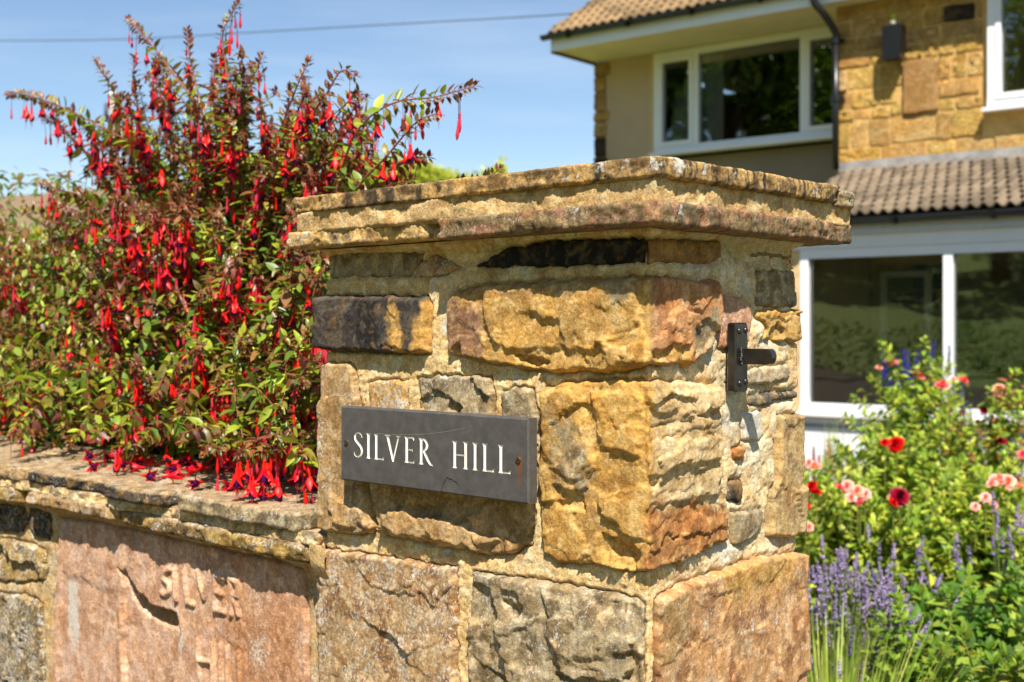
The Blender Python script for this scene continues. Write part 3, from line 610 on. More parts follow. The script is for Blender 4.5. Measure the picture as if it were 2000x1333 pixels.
def LET(ch):
    if ch == 'I': return [stem(0.13)], 0.26
    if ch == 'L': return [stem(0.13), [(0.18, 0.0), (0.50, 0.0), (0.55, 0.19), (0.50, 0.10), (0.42, 0.055), (0.18, 0.05)]], 0.55
    if ch == 'H': return [stem(0.13), stem(0.60), [(0.17, 0.475), (0.56, 0.475), (0.56, 0.525), (0.17, 0.525)]], 0.73
    if ch == 'E': return [stem(0.13), [(0.17, 0), (0.46, 0), (0.51, 0.17), (0.46, 0.09), (0.40, 0.05), (0.17, 0.05)], [(0.17, 0.485), (0.38, 0.485), (0.40, 0.43), (0.40, 0.59), (0.38, 0.535), (0.17, 0.535)], [(0.17, 0.95), (0.40, 0.95), (0.46, 0.86), (0.47, 1.0), (0.17, 1.0)]], 0.52
    if ch == 'V': return [[(0.09, 0.95), (0.20, 0.95), (0.40, 0.13), (0.38, -0.02), (0.35, -0.02)], [(0.59, 0.95), (0.64, 0.95), (0.40, -0.02), (0.36, -0.02), (0.365, 0.10)], [(0.0, 1.0), (0.07, 0.955), (0.22, 0.955), (0.30, 1.0)], [(0.50, 1.0), (0.57, 0.955), (0.66, 0.955), (0.72, 1.0)]], 0.72
    if ch == 'R':
        bowl = [(0.16 + 0.235 * math.sin(t), 0.745 + 0.228 * math.cos(t)) for t in np.linspace(0.0, math.pi, 13)]
        ws = [0.045 + 0.065 * math.sin(t) for t in np.linspace(0, math.pi, 13)]
        leg = [(0.24, 0.52), (0.34, 0.36), (0.44, 0.18), (0.54, 0.04), (0.66, -0.02)]
        return [stem(0.13), *arc_strip(bowl, ws), *arc_strip(leg, [0.07, 0.105, 0.11, 0.08, 0.02])], 0.66
    if ch == 'S':
        cp = [(0.42, 0.80), (0.405, 0.90), (0.33, 0.965), (0.24, 0.98), (0.14, 0.945), (0.085, 0.865), (0.085, 0.77), (0.13, 0.68), (0.21, 0.60), (0.30, 0.52), (0.38, 0.43), (0.42, 0.33), (0.415, 0.20), (0.35, 0.09), (0.25, 0.025), (0.15, 0.03), (0.07, 0.09), (0.04, 0.21)]
        return arc_strip(cp, [0.03, 0.035, 0.045, 0.05, 0.06, 0.075, 0.09, 0.105, 0.115, 0.115, 0.11, 0.10, 0.085, 0.065, 0.05, 0.045, 0.035, 0.02]), 0.46
LETTERS = [('S', 690, 708.5), ('I', 714.5, 725), ('L', 730, 751), ('V', 751, 783), ('E', 789, 811), ('R', 817, 846), ('H', 882.5, 915.5), ('I', 922, 934), ('L', 941, 966.5), ('L', 972, 999)]
def build_plate():
    face_c = PLO; bev = 0.0022; th = 0.0165
    vs_ = [(bev, bev), (PWD - bev, bev), (PWD - bev, PHT - bev), (bev, PHT - bev)]; fs = [[0, 1, 2, 3]]; owner = [0]
    def addp(poly, own):
        b = len(vs_); vs_.extend(poly); fs.append(list(range(b, b + len(poly)))); owner.append(own)
    for i, (ch, x0, x1) in enumerate(LETTERS):
        polys, w = LET(ch); a0 = S_L - plate_s(x0); a1 = S_L - plate_s(x1); zb = 0.0362; hh = 0.0366
        for P in polys:
            P = [(a0 + (a1 - a0) * x / w, zb + y * hh) for x, y in P]
            ar = sum(P[j][0] * P[(j + 1) % len(P)][1] - P[(j + 1) % len(P)][0] * P[j][1] for j in range(len(P)))
            addp(P if ar > 0 else P[::-1], i + 1)
    ca = S_L - plate_s(880); rg = random.Random(4)
    chip = [(ca - 0.020, bev)] + [(ca + 0.018 * math.cos(t) * rg.uniform(0.85, 1.1) - 0.001, bev + 0.021 * math.sin(t) * rg.uniform(0.85, 1.1)) for t in np.linspace(2.75, 0.25, 10)] + [(ca + 0.017, bev)]
    addp(chip[::-1], 99)
    V2, E2, F2, ov, oe, of = delaunay_2d_cdt([Vector(v) for v in vs_], [], fs, 0, 1e-6)
    V2 = [tuple(v) for v in V2]; cls = []
    for f, o in zip(F2, of):
        own = [owner[k] for k in o]; m = max(own) if own else -1; cls.append(m)
    
    slate = plain('dark_slate', tuple(lin(78, 75, 72)), rough=0.62, var=0.22, scale=60, bump=0.12, spec=0.35, dist=0.0006)
    nt = slate.node_tree; bs = [n for n in nt.nodes if n.type == 'BSDF_PRINCIPLED'][0]; src = bs.inputs['Base Color'].links[0].from_socket
    tcn = nt.nodes.new('ShaderNodeTexCoord'); ns = noise(nt, tcn.outputs['Object'], 700, 3, 0.7); c1 = mixc(nt, ramp(nt, ns, 0.63, 0.72), src, lin(160, 152, 140))
    # rust run below the right-hand screw, bleached bloom towards the lower edge
    sp = nt.nodes.new('ShaderNodeSeparateXYZ'); nt.links.new(tcn.outputs['Object'], sp.inputs[0])
    sa = S_L - plate_s(1015) - PWD / 2
    d_ = math_n(nt, 'ABSOLUTE', math_n(nt, 'SUBTRACT', sp.outputs[0], sa), 0); mk = math_n(nt, 'MULTIPLY', ramp(nt, d_, 0.0065, 0.001), ramp(nt, sp.outputs[1], -0.045, 0.002))
    mk = math_n(nt, 'MULTIPLY', mk, ramp(nt, sp.outputs[1], 0.009, 0.004)); n6 = noise(nt, tcn.outputs['Object'], 90, 4)
    c2 = mixc(nt, math_n(nt, 'MULTIPLY', mk, ramp(nt, n6, 0.2, 0.6, 0.45, 0.95)), c1, lin(120, 66, 30)); nt.links.new(c2, bs.inputs['Base Color'])
    white = plain('white_letter_paint', tuple(lin(236, 232, 222)), rough=0.5, var=0.05, scale=300, spec=0.3)
    ori = plate_xyz([(PWD / 2, PHT / 2, 0)])[0]; rot = math.atan2(-U[1], -U[0])
    p_root = thing('name_plate', ori, 'dark slate house sign lettered SILVER HILL in white, screwed to the pillar', 'sign')
    p_root.rotation_euler = (0, 0, rot)
    def loc(V): V = np.asarray(V, float); return np.stack([V[:, 0] - PWD / 2, V[:, 1] - PHT / 2, V[:, 2]], 1)   # local: x right, y up, z out
    mtx = Matrix(((1, 0, 0, 0), (0, 0, -1, 0), (0, 1, 0, 0), (0, 0, 0, 1)))     # local z-out to world -y before the root's turn
    def obj(name, V, q, mat, smooth=False):
        me = raw_mesh(name, loc(V), q, mat=mat, smooth=smooth); o = put(name, me, p_root); o.matrix_local = mtx; return o
    # the board: face without letters, chip, bevels, sides, back
    vv = [(x, y, 0.0) for x, y in V2]; tri = []; n0 = len(vv); vv += [(x, y, -0.0009) for x, y in V2]
    edges = {}
    for f, c in zip(F2, cls):
        if c == 0: tri.append(tuple(f))
        elif c == 99: tri.append(tuple(n0 + i for i in f))
        for j in range(3): edges.setdefault(frozenset((f[j], f[(j + 1) % 3])), []).append((f[j], f[(j + 1) % 3], c))
    for e, l in edges.items():
        if len(l) == 2 and (l[0][2] == 99) != (l[1][2] == 99):
            a, b, _ = l[0] if l[0][2] == 99 else l[1]; tri += [(a, b, n0 + b), (a, n0 + b, n0 + a)]
    b0 = len(vv); o = 0.0
    ringA = [(bev, bev), (PWD - bev, bev), (PWD - bev, PHT - bev), (bev, PHT - bev)]; ringB = [(0, 0), (PWD, 0), (PWD, PHT), (0, PHT)]
    vv += [(x, y, 0) for x, y in ringA] + [(x, y, -bev) for x, y in ringB] + [(x, y, -th) for x, y in ringB]
    for j in range(4):
        k = (j + 1) % 4
        for (r0, r1) in ((0, 4), (4, 8)): tri += [(b0 + r0 + j, b0 + r1 + j, b0 + r1 + k), (b0 + r0 + j, b0 + r1 + k, b0 + r0 + k)]
    tri += [(b0 + 8, b0 + 10, b0 + 9), (b0 + 8, b0 + 11, b0 + 10)]
    obj('board', vv, [np.array(tri)], slate)
    for i in range(len(LETTERS)):          # every letter: a cut groove with painted walls and floor
        own = i + 1; fl = [f for f, c in zip(F2, cls) if c == own]; used = sorted({v for f in fl for v in f}); mp_ = {v: j for j, v in enumerate(used)}; n = len(used)
        # distance of each groove vertex to the rim decides nothing: floor is flat, walls are steep
        vt = [(V2[v][0], V2[v][1], -0.0013) for v in used] + [(V2[v][0], V2[v][1], 0.0) for v in used]; t = [tuple(mp_[v] for v in f) for f in fl]
        for e, l in edges.items():
            cs_ = [q[2] for q in l]
            if own in cs_ and (len(l) == 1 or cs_[0] != cs_[1]):
                a, b, _ = [q for q in l if q[2] == own][0]; a, b = mp_[a], mp_[b]; t += [(a, b, n + b), (a, n + b, n + a)]
        obj('letter', vt, [np.array(t)], white)
    sc_ = Acc(); aa0, aa1 = 0.083, 0.262
    sc_.tube([(aa0 + (aa1 - aa0) * t, 0.0735 + 0.018 * t ** 2.2, 0.0) for t in np.linspace(0, 1, 14)], 0.00022, 4); V, q, t, c = sc_.arrays(); obj('scratch', V, q + t, plain('scratch_pale', (.30, .27, .23), rough=.8))
    iron = plain('rusty_screw', tuple(lin(96, 74, 56)), rough=0.55, var=0.3, scale=900, bump=0.3, spec=0.5, metal=0.6, dist=0.0005)
    for (px_, py_) in ((677, 864.5), (1013, 899)):
        a_ = S_L - plate_s(px_); _, Y = solve(px_, C0 - VV * PLO, U); b_ = zof(py_, Y) - PZ0; r = 0.0039; ac = Acc(); prof = [(0.0046, -0.004), (0.0044, 0.0002), (r, 0.0006), (r * 0.8, 0.0014), (r * 0.45, 0.0018)]
        n = 20; vvv = []; qq = []
        for rr_, zz in prof:
            for j in range(n): t = 2 * math.pi * j / n; vvv.append((a_ + rr_ * math.cos(t), b_ + rr_ * math.sin(t), zz))
        for i in range(len(prof) - 1):
            for j in range(n): qq.append((i * n + j, i * n + (j + 1) % n, (i + 1) * n + (j + 1) % n, (i + 1) * n + j))
        ac.add(vvv, qq)
        an = math.radians(58 if px_ > 900 else 82); dx, dy = math.cos(an), math.sin(an)    # two half domes leave the slot between them
        for sg in (-1, 1):
            pts = [(a_ + r * 0.98 * math.cos(t), b_ + r * 0.98 * math.sin(t)) for t in np.linspace(an + (0.2 if sg > 0 else math.pi + 0.2), an + (math.pi - 0.2 if sg > 0 else 2 * math.pi - 0.2), 12)]
            m_ = len(pts); ac.add([(x, y, 0.0006) for x, y in pts] + [(x, y, 0.0021) for x, y in pts], [(j, (j + 1) % m_, m_ + (j + 1) % m_, m_ + j) for j in range(m_)], [(m_, m_ + j, m_ + j + 1) for j in range(1, m_ - 1)])
        V, q, t, c = ac.arrays(); obj('screw', V, q + t, iron)
build_plate()

# ================================================================== black iron gate keep on the right-hand face
def rframe(V):      # a: along the face away from the corner, b: out of the face, c: up
    V = np.asarray(V, float); xy = C0 + VV * V[:, :1] - U * V[:, 1:2]; return np.concatenate([xy, V[:, 2:3]], 1)
iron_m = plain('black_gloss_iron', (0.012, 0.011, 0.010), rough=0.32, var=0.5, scale=120, bump=0.35, spec=0.6, dist=0.0012, coat=0.3)
def bev_box(a0, a1, b0, b1, c0, c1, bv=0.0015, n=3):
    V = []; q = []
    prof = [(bv, 0), (0, bv), (0, 1), (bv, 2)]     # rings along b
    rings = [(b0, bv), (b0 + bv, 0), (b1 - bv, 0), (b1, bv)]
    for (bb, ins) in rings:
        x0, x1, y0, y1 = a0 + ins, a1 - ins, c0 + ins, c1 - ins; k = bv
        for (x, y) in ((x0 + k, y0), (x1 - k, y0), (x1, y0 + k), (x1, y1 - k), (x1 - k, y1), (x0 + k, y1), (x0, y1 - k), (x0, y0 + k)): V.append((x, bb, y))
    for r in range(3):
        for j in range(8): q.append((r * 8 + j, r * 8 + (j + 1) % 8, r * 8 + 8 + (j + 1) % 8, r * 8 + 8 + j))
    b = len(V); V.append(((a0 + a1) / 2, b0, (c0 + c1) / 2)); V.append(((a0 + a1) / 2, b1, (c0 + c1) / 2))
    t = [(b, (j + 1) % 8, j) for j in range(8)] + [(b + 1, 24 + j, 24 + (j + 1) % 8) for j in range(8)]
    return V, q, t
def build_bracket():
    t0, Y = solve(1414, C0, VV); z1 = zof(632, Y) + 0.001; z0 = zof(764, Y) - 0.002; t1 = t0 + 0.030; f0 = 0.004; f1 = 0.018
    r = thing('gate_latch_keep', tuple(rframe([((t0 + t1) / 2, 0.0, z0)])[0]), 'black painted iron keep with projecting tongue, screwed to the sunlit pillar side', 'gate latch')
    a = Acc(); V, q, t = bev_box(t0, t1, f0, f1, z0, z1, 0.002); a.add(rframe(V), q, t); a.place('back_plate', iron_m, r, smooth=False)
    zc = (zof(681, 1.62) + zof(712, 1.62)) / 2
    a = Acc(); tm = t0 + 0.019; th = 0.006; hw = 0.0102; n = 10; P = [(f1 - 0.001, -hw)] + [(f1 + 0.038 + hw * 0.75 * math.sin(u), -hw * math.cos(u)) for u in np.linspace(0, math.pi, n)] + [(f1 - 0.001, hw)]
    m = len(P); a.add(rframe([(tm - th, x, zc + y) for x, y in P] + [(tm + th, x, zc + y) for x, y in P]), [(j, (j + 1) % m, m + (j + 1) % m, m + j) for j in range(m)], [(0, j + 1, j) for j in range(1, m - 1)] + [(m, m + j, m + j + 1) for j in range(1, m - 1)])
    a.place('tongue', iron_m, r, smooth=False)
    for k in range(7):                      # lumpy weld where the tongue meets the plate
        pass
    a = Acc(); rg = random.Random(2)
    for k in range(9):
        cx = tm - th - 0.0015 + rg.uniform(-.001, .001); cz = zc - hw + 2 * hw * k / 8; P = []
        for i in range(5):
            ph = math.pi * i / 4 - math.pi / 2
            for j in range(7): al = 2 * math.pi * j / 7; P.append((cx + 0.0026 * math.cos(ph) * math.cos(al), f1 + 0.001 + 0.0026 * math.sin(ph), cz + 0.002 * math.cos(ph) * math.sin(al)))
        a.add(rframe(P), [(i * 7 + j, i * 7 + (j + 1) % 7, (i + 1) * 7 + (j + 1) % 7, (i + 1) * 7 + j) for i in range(4) for j in range(7)])
    a.place('weld', iron_m, r)
    for (dt, dz) in ((0.009, z1 - 0.011), (0.024, z1 - 0.010), (0.010, z0 + 0.012), (0.024, z0 + 0.014)):
        a = Acc(); P = []; n = 12
        for (rr_, bb) in ((0.0042, f1 - 0.001), (0.0040, f1 + 0.0014), (0.0022, f1 + 0.0026), (0.0003, f1 + 0.0022)):
            for j in range(n): u = 2 * math.pi * j / n; P.append((t0 + dt + rr_ * math.cos(u), bb, dz + rr_ * math.sin(u)))
        a.add(rframe(P), [(i * n + j, i * n + (j + 1) % n, (i + 1) * n + (j + 1) % n, (i + 1) * n + j) for i in range(3) for j in range(n)]); a.place('bolt', iron_m, r)
build_bracket()

# ================================================================== the low garden wall left of the pillar
WO = -0.030          # its face lies this far behind the pillar skin
def wall_xyz(s, z, h):
    xy = C0 + VV * (-WO) + U * np.asarray(s)[:, None] - VV * np.asarray(h)[:, None]; return np.concatenate([xy, np.asarray(z)[:, None]], 1)
def wsz(x, y): return wp_sz(x, y, WO)
def WS(pts, **k):
    k['poly'] = [wsz(*q) for q in pts]
    for key in ('dents', 'ramps'):
        if key in k: k[key] = [([wsz(*p) for p in a], d, w) for (a, d, w) in k[key]]
    if 'limes' in k: k['limes'] = [([wsz(*p) for p in a], v) for (a, v) in k['limes']]
    if 'blots' in k: k['blots'] = [([wsz(*p) for p in a], b, c) for (a, b, c) in k['blots']]
    return k
OLIVE = [lin(150,122,66), lin(112,90,52), lin(178,148,86)]
WSTONES = [
 WS([(119,1012),(200,1020),(320,1046),(470,1080),(560,1098),(590,1112),(598,1160),(600,1240),(600,1420),(102,1420),(104,1240),(112,1120)], pal=PINK, h=0.004, amp=0.0010, cs=0.09, dirt=0.12, lime=0.30, edge=0.012,
    dents=[([(240,1115),(262,1145),(300,1178),(345,1196),(358,1232),(350,1300),(330,1420),(245,1420),(235,1250)], -0.011, 0.010), ([(232,1108),(250,1112),(270,1150),(300,1178),(348,1196),(356,1232),(330,1225),(290,1212),(262,1188)], -0.013, 0.005), ([(118,1110),(170,1125),(235,1150),(240,1420),(110,1420)], -0.004, 0.02)],
    limes=[([(135,1130),(152,1130),(155,1240),(140,1290),(132,1220)], 0.6), ([(350,1240),(360,1240),(362,1275),(350,1280)], 0.4), ([(480,1250),(540,1240),(560,1290),(500,1300)], 0.25)],
    blots=[([(430,1180),(590,1160),(600,1420),(450,1420)], [lin(176,128,92), lin(158,112,76), lin(196,150,116)], 0.05)]),
 WS([(-60,983),(20,985),(48,986),(52,1020),(40,1042),(0,1040),(-60,1030)], pal=DARK, h=0.0, amp=0.008, lime=0.5),
 WS([(58,992),(80,996),(98,1004),(100,1040),(92,1056),(64,1044),(54,1020)], pal=DARK, h=0.002, amp=0.009, lime=0.45),
 WS([(-80,1050),(0,1052),(60,1062),(86,1075),(95,1105),(88,1132),(40,1138),(-80,1125)], pal=OLIVE, h=0.006, amp=0.008, lime=0.56),
 WS([(-80,1150),(10,1160),(60,1166),(82,1182),(86,1260),(84,1420),(-80,1420)], pal=[lin(120,100,62), lin(96,80,50), lin(160,136,86)], h=0.006, amp=0.005, lime=0.62),
]
rr = random.Random(8)
z = 0.03
while z < EYE - 0.86:
    hh = rr.uniform(0.15, 0.2); s = 0.66
    while s < 3.4:
        w = rr.uniform(0.22, 0.42); WSTONES.append(dict(poly=[(s + .01, z + .01), (s + w - .01, z + .01), (s + w - .012, z + hh - .01), (s + .012, z + hh - .012)], pal=rr.choice([OLIVE, TAN, GREY, PINK]), h=rr.uniform(0, .008), amp=0.006, res=0.009)); s += w
    z += hh
z = EYE - 0.86
for (s0, s1) in ((1.90, 2.3), (2.33, 2.7), (2.73, 3.1), (3.13, 3.45)):
    WSTONES.append(dict(poly=[(s0, z), (s1, z), (s1, z + .22), (s0, z + .22)], pal=rr.choice([OLIVE, GREY]), h=.004, amp=.006, res=.008)); WSTONES.append(dict(poly=[(s0 - .05, z + .24), (s1 - .08, z + .24), (s1 - .08, z + .44), (s0 - .05, z + .44)], pal=rr.choice([OLIVE, TAN]), h=.004, amp=.006, res=.008))
gw = thing('garden_wall', (*(C0 + U * 1.6 + VV * 0.16), 0.0), 'low coursed sandstone garden wall with flat coping running off to the left of the pillar', 'wall')
def relief(s, z):     # worn carved letters standing proud of the pink stone
    d = np.full(s.shape, 9.0)
    strokes = [[(338,1112),(326,1116),(324,1130),(336,1142),(336,1156),(326,1162),(319,1156)], [(346,1112),(349,1170)], [(364,1116),(370,1176)], [(370,1176),(384,1180)],
      [(390,1116),(404,1168)], [(416,1116),(404,1168)], [(424,1120),(425,1192)], [(424,1122),(444,1128)], [(424,1154),(438,1160)], [(425,1190),(444,1195)], [(456,1128),(458,1200)], [(456,1128),(470,1140),(468,1162),(458,1162)], [(460,1164),(471,1200)],
      [(392,1248),(396,1345)], [(420,1254),(424,1345)], [(396,1290),(420,1292)], [(434,1258),(438,1345)], [(448,1264),(452,1345)], [(452,1340),(462,1345)], [(470,1272),(474,1345)]]
    for st in strokes: d = np.minimum(d, line_d(s, z, [wsz(*p) for p in st]) * (1.0 if st[0][1] < 1240 else 1.25))
    return d
def build_wall():
    for i, k in enumerate(WSTONES):
        k.setdefault('seed', 7000 + i * 77); P = k['poly']; a0 = min(q[0] for q in P) - .01; a1 = max(q[0] for q in P) + .01; b0 = min(q[1] for q in P) - .01; b1 = max(q[1] for q in P) + .01
        a, b, na, nb = lattice(max(a0, 0.625), a1, max(b0, 0.01), b1, k.get('res', 0.0026))
        sd = poly_sd(a + 0.006 * fbm(a / 0.03, b / 0.03, k['seed'] + 30, 3), b + 0.006 * fbm(a / 0.03, b / 0.03, k['seed'] + 31, 3), P); h = stone_skin(a, b, sd, k)
        if i == 0:
            d = relief(a + 0.0006 * gnoise(a / .008, b / .008, 3), b + 0.0006 * gnoise(a / .008, b / .008, 4)); fade = 0.75 + 0.35 * gnoise(a / 0.05, b / 0.05, 44)
            h = h + 0.0080 * fade * sst(0.0056, 0.0032, d)
        keep = sd > -0.006; V = wall_xyz(a[keep], b[keep], h[keep])
        place('stone', V, [masked_quads(na, nb, keep)], gw, tint=stone_tint(a[keep], b[keep], sd[keep], k), lime=lime_of(a[keep], b[keep], k), mat=M_STONE)
    for (s0, s1, z0_, z1_, r) in ((0.60, 2.0, EYE - 0.80, EYE - 0.335, 0.0032), (2.0001, 3.5, EYE - 0.80, EYE - 0.335, 0.012), (0.60, 3.5, 0.0, EYE - 0.8001, 0.014)):
        a, b, na, nb = lattice(s0, s1, z0_, z1_, r); dm = np.full(a.shape, 9.0)
        for k in WSTONES:
            P = k['poly']; m = (a > min(q[0] for q in P) - .03) & (a < max(q[0] for q in P) + .03) & (b > min(q[1] for q in P) - .03) & (b < max(q[1] for q in P) + .03)
            if m.any():
                aa, bb = a[m], b[m]; dm[m] = np.minimum(dm[m], -poly_sd(aa + 0.006 * fbm(aa / 0.03, bb / 0.03, k['seed'] + 30, 3), bb + 0.006 * fbm(aa / 0.03, bb / 0.03, k['seed'] + 31, 3), P))
        h = -0.008 + 0.007 * sst(-0.002, 0.008, dm + 0.002 * fbm(a / .01, b / .01, 3, 3)) + 0.006 * fbm(a / 0.05, b / 0.05, 12, 4) + 0.0012 * fbm(a / 0.006, b / 0.006, 13, 3, .7)
        h = h + 0.032 * sst(0.668, 0.638, a + 0.006 * gnoise(a * 0, b / 0.02, 5))          # fillet up against the pillar
        h = h + 0.016 * sst(EYE - 0.40, EYE - 0.36, b)
        keep = dm > -0.016; aa, bb = a[keep], b[keep]; V = wall_xyz(aa, bb, h[keep]); pal = [lin(196,158,98), lin(160,130,84), lin(206,178,128)]
        place('mortar', V, [masked_quads(na, nb, keep)], gw, tint=palette(aa, bb, pal, 500, .06), lime=np.clip(0.5 + 0.5 * fbm(aa / .05, bb / .09, 5, 3), 0, 1), mat=M_MORTAR)
    core = Acc(); core.box(lambda a, b, c: (*(C0 + U * a + VV * b), c), 0.63, 3.5, 0.048, 0.34, 0.0, EYE - 0.345, tint=lin(150, 122, 84)); core.place('core', M_MORTAR, gw, smooth=False)
build_wall()
def wslab(name, outl, c0, c1, pal, seed, **k):
    V, q, a, b = rough_slab(outl, c0, c1, st_frame(), seed=seed, **k); w = V[:, 0] * 1.37 + V[:, 1] * .6; kk = dict(seed=seed, pal=pal, dirt=.5, cs=.07)
    top = sst(c1 - 0.006, c1 - 0.002, V[:, 2])[:, None]
    c = stone_tint(w, V[:, 2] + V[:, 1] * .3, np.ones(len(w)), kk); sk = (0.5 * sst(0.05, .35, fbm(w / .02, V[:, 2] / .05, seed + 90, 4, .65)))[:, None]; c = c * (1 - sk * (1 - top)) + lin(56, 48, 38)[None] * sk * (1 - top)
    tc_ = palette(V[:, 0], V[:, 1], [lin(156,132,98), lin(128,108,80), lin(176,152,116)], seed + 5, .05); tc_ = tc_ * (1 + .22 * fbm((V[:, 0] * U[0] + V[:, 1] * U[1]) / .06, (V[:, 0] * VV[0] + V[:, 1] * VV[1]) / .008, seed + 6, 4))[:, None]
    c = c * (1 - top) + tc_ * top
    lm = np.clip(.42 + .5 * fbm(w / .05, V[:, 2] / .03 + V[:, 1] * 6, seed + 91, 3), 0, 1.2); place(name, V, [q], gw, tint=c, lime=lm, mat=M_SLAB)
RG = (0.0, 0.3, 0.55, 0.72, 0.84, 0.92, 0.97)
def wso(px, off): return solve(px, C0 - VV * off, U)[0]
zt = EYE - 0.293
UP = 0.018
# upper course of coping slabs (front edges stand at +UP), each its own outline
uo = [wso(619, 0), wso(577, UP), wso(336, UP), wso(320, UP), wso(41, UP)]
wslab('coping_slab', jag([(wso(634, -0.05), 0.060), (wso(615, -0.02), 0.012), (uo[1] + 0.006, -0.016), (uo[1] + 0.05, -UP), (uo[2] - 0.02, -UP), (uo[2], -0.008), (uo[2] + 0.002, 0.33), (0.635, 0.33)], s=21), zt - 0.030, zt, GREY, 2001, rings=RG, amp=.004, bev=.005, topamp=.004, res=.004)
wslab('coping_slab', jag([(uo[3] + 0.008, -0.008), (uo[3] + .03, -UP - .004), (wso(205, UP), -UP - .006), (wso(190, UP), -0.004), (wso(165, UP), -0.002), (uo[4] - .02, -.008), (uo[4], .0), (uo[4], .33), (uo[3] + .01, .33)], s=22), zt - 0.029, zt - 0.003, DARK, 2011, rings=RG, amp=.006, bev=.006, topamp=.005, res=.004)
wslab('coping_slab', jag([(uo[4] + .012, 0.0), (uo[4] + .04, -.016), (2.3, -.014), (2.32, .33), (uo[4] + .012, .33)], s=23), zt - 0.030, zt - 0.002, TAN, 2021, rings=RG, amp=.005, topamp=.005, res=.006)
wslab('coping_slab', jag([(2.335, 0.0), (2.9, -.012), (3.5, -.012), (3.5, .33), (2.335, .33)], s=24), zt - 0.030, zt - 0.001, TAN, 2031, rings=RG, amp=.005, topamp=.005, res=.01)
wslab('coping_mortar', jag([(0.628, -0.004), (1.0, -.006), (3.5, .002), (3.5, .32), (0.628, .32)], s=25, j=.005), zt - 0.050, zt - 0.0285, MORT, 2041, rings=RG, amp=.007, res=.004)
lo = [wso(600, .008), wso(224, .008), wso(228, .008), wso(47, .008), wso(42, .008)]
wslab('coping_slab', jag([(lo[0], .02), (lo[0] + .004, -.004), (lo[0] + .03, -.012), (wso(400, .008), -.010), (wso(272, .008), -.010), (lo[1] - .01, .0), (lo[1] - .005, .10), (lo[0], .10)], s=26), zt - 0.078, zt - 0.049, OLIVE, 2051, rings=RG, amp=.005, bev=.006, res=.004)
wslab('coping_slab', jag([(lo[2] + .012, .004), (lo[2] + .03, -.012), (lo[3] - .02, -.012), (lo[3], .0), (lo[3], .10), (lo[2] + .012, .10)], s=27), zt - 0.074, zt - 0.047, TAN, 2061, rings=RG, amp=.005, bev=.006, res=.004)
wslab('coping_slab', jag([(lo[4] + .012, .0), (lo[4] + .03, -.012), (2.2, -.010), (2.2, .1), (lo[4] + .012, .1)], s=28), zt - 0.078, zt - 0.047, OLIVE, 2071, rings=RG, amp=.006, res=.006)
wslab('coping_slab', jag([(2.22, .0), (3.5, -.008), (3.5, .1), (2.22, .1)], s=29), zt - 0.078, zt - 0.047, OLIVE, 2081, rings=RG, amp=.006, res=.012)

# ================================================================== leaves, shoots and flowers
def leaf_tpl(ratio=0.42, fold=0.22, curl=0.25, n=5, tipw=0.04, peak=0.8):
    V = []; Q = []
    for i in range(n):
        t = i / (n - 1); w = ratio * 0.5 * (math.sin(math.pi * t ** peak) ** 0.85 if 0 < t < 1 else 0) + 0.004
        z = -curl * t * t
        V += [(-w, t, z + fold * w), (0, t, z), (w, t, z + fold * w)]
    for i in range(n - 1):
        b = i * 3; Q += [(b, b + 1, b + 4, b + 3), (b + 1, b + 2, b + 5, b + 4)]
    return np.array(V), np.array(Q)
LT = [leaf_tpl(0.40, .35, .18), leaf_tpl(0.46, .25, .35), leaf_tpl(0.36, .5, .10), leaf_tpl(0.50, .2, .05)]
LS = [leaf_tpl(0.42, .3, .2, n=4), leaf_tpl(0.5, .3, .3, n=4)]
def stack_leaves(rows, tpls, seed=0):
    """rows: list of (pos, dir, up, size, tint) -> arrays for one mesh"""
    if not rows: return None
    rg = np.random.RandomState(seed); P = np.array([r[0] for r in rows]); D = np.array([r[1] for r in rows]); Up = np.array([r[2] for r in rows]); Sz = np.array([r[3] for r in rows]); T = np.array([r[4] for r in rows])
    D = D / (np.linalg.norm(D, axis=1)[:, None] + 1e-9); X = np.cross(D, Up); X /= np.linalg.norm(X, axis=1)[:, None] + 1e-9; Z = np.cross(X, D)
    ch = rg.randint(0, len(tpls), len(rows)); Vs = []; Qs = []; Cs = []; n = 0
    for k, (tv, tq) in enumerate(tpls):
        m = ch == k
        if not m.any(): continue
        W_ = P[m][:, None] + Sz[m][:, None, None] * (tv[None, :, :1] * X[m][:, None] + tv[None, :, 1:2] * D[m][:, None] + tv[None, :, 2:3] * Z[m][:, None])
        c = m.sum(); nv = len(tv); Vs.append(W_.reshape(-1, 3)); Qs.append((tq[None] + (n + np.arange(c) * nv)[:, None, None]).reshape(-1, 4)); Cs.append(np.repeat(T[m], nv, 0)); n += c * nv
    return np.concatenate(Vs), np.concatenate(Qs), np.concatenate(Cs)
def smooth_path(pts, n=14):
    pts = np.array(pts, float); m = len(pts)
    if m == 2: t = np.linspace(0, 1, n)[:, None]; return pts[0] * (1 - t) + pts[1] * t
    P = np.vstack([2 * pts[0] - pts[1], pts, 2 * pts[-1] - pts[-2]]); o = []
    per = max(2, n // (m - 1))
    for i in range(1, m):
        for t in np.linspace(0, 1, per, endpoint=False):
            a, b, c, d = P[i - 1], P[i], P[i + 1], P[i + 2]; o.append(0.5 * ((2 * b) + (-a + c) * t + (2 * a - 5 * b + 4 * c - d) * t * t + (-a + 3 * b - 3 * c + d) * t ** 3))
    o.append(pts[-1]); return np.array(o)
RED = lin(236, 34, 24); RED2 = lin(218, 18, 40); PNK = lin(216, 56, 84); PUR = lin(70, 20, 92); STALK = lin(116, 30, 36)
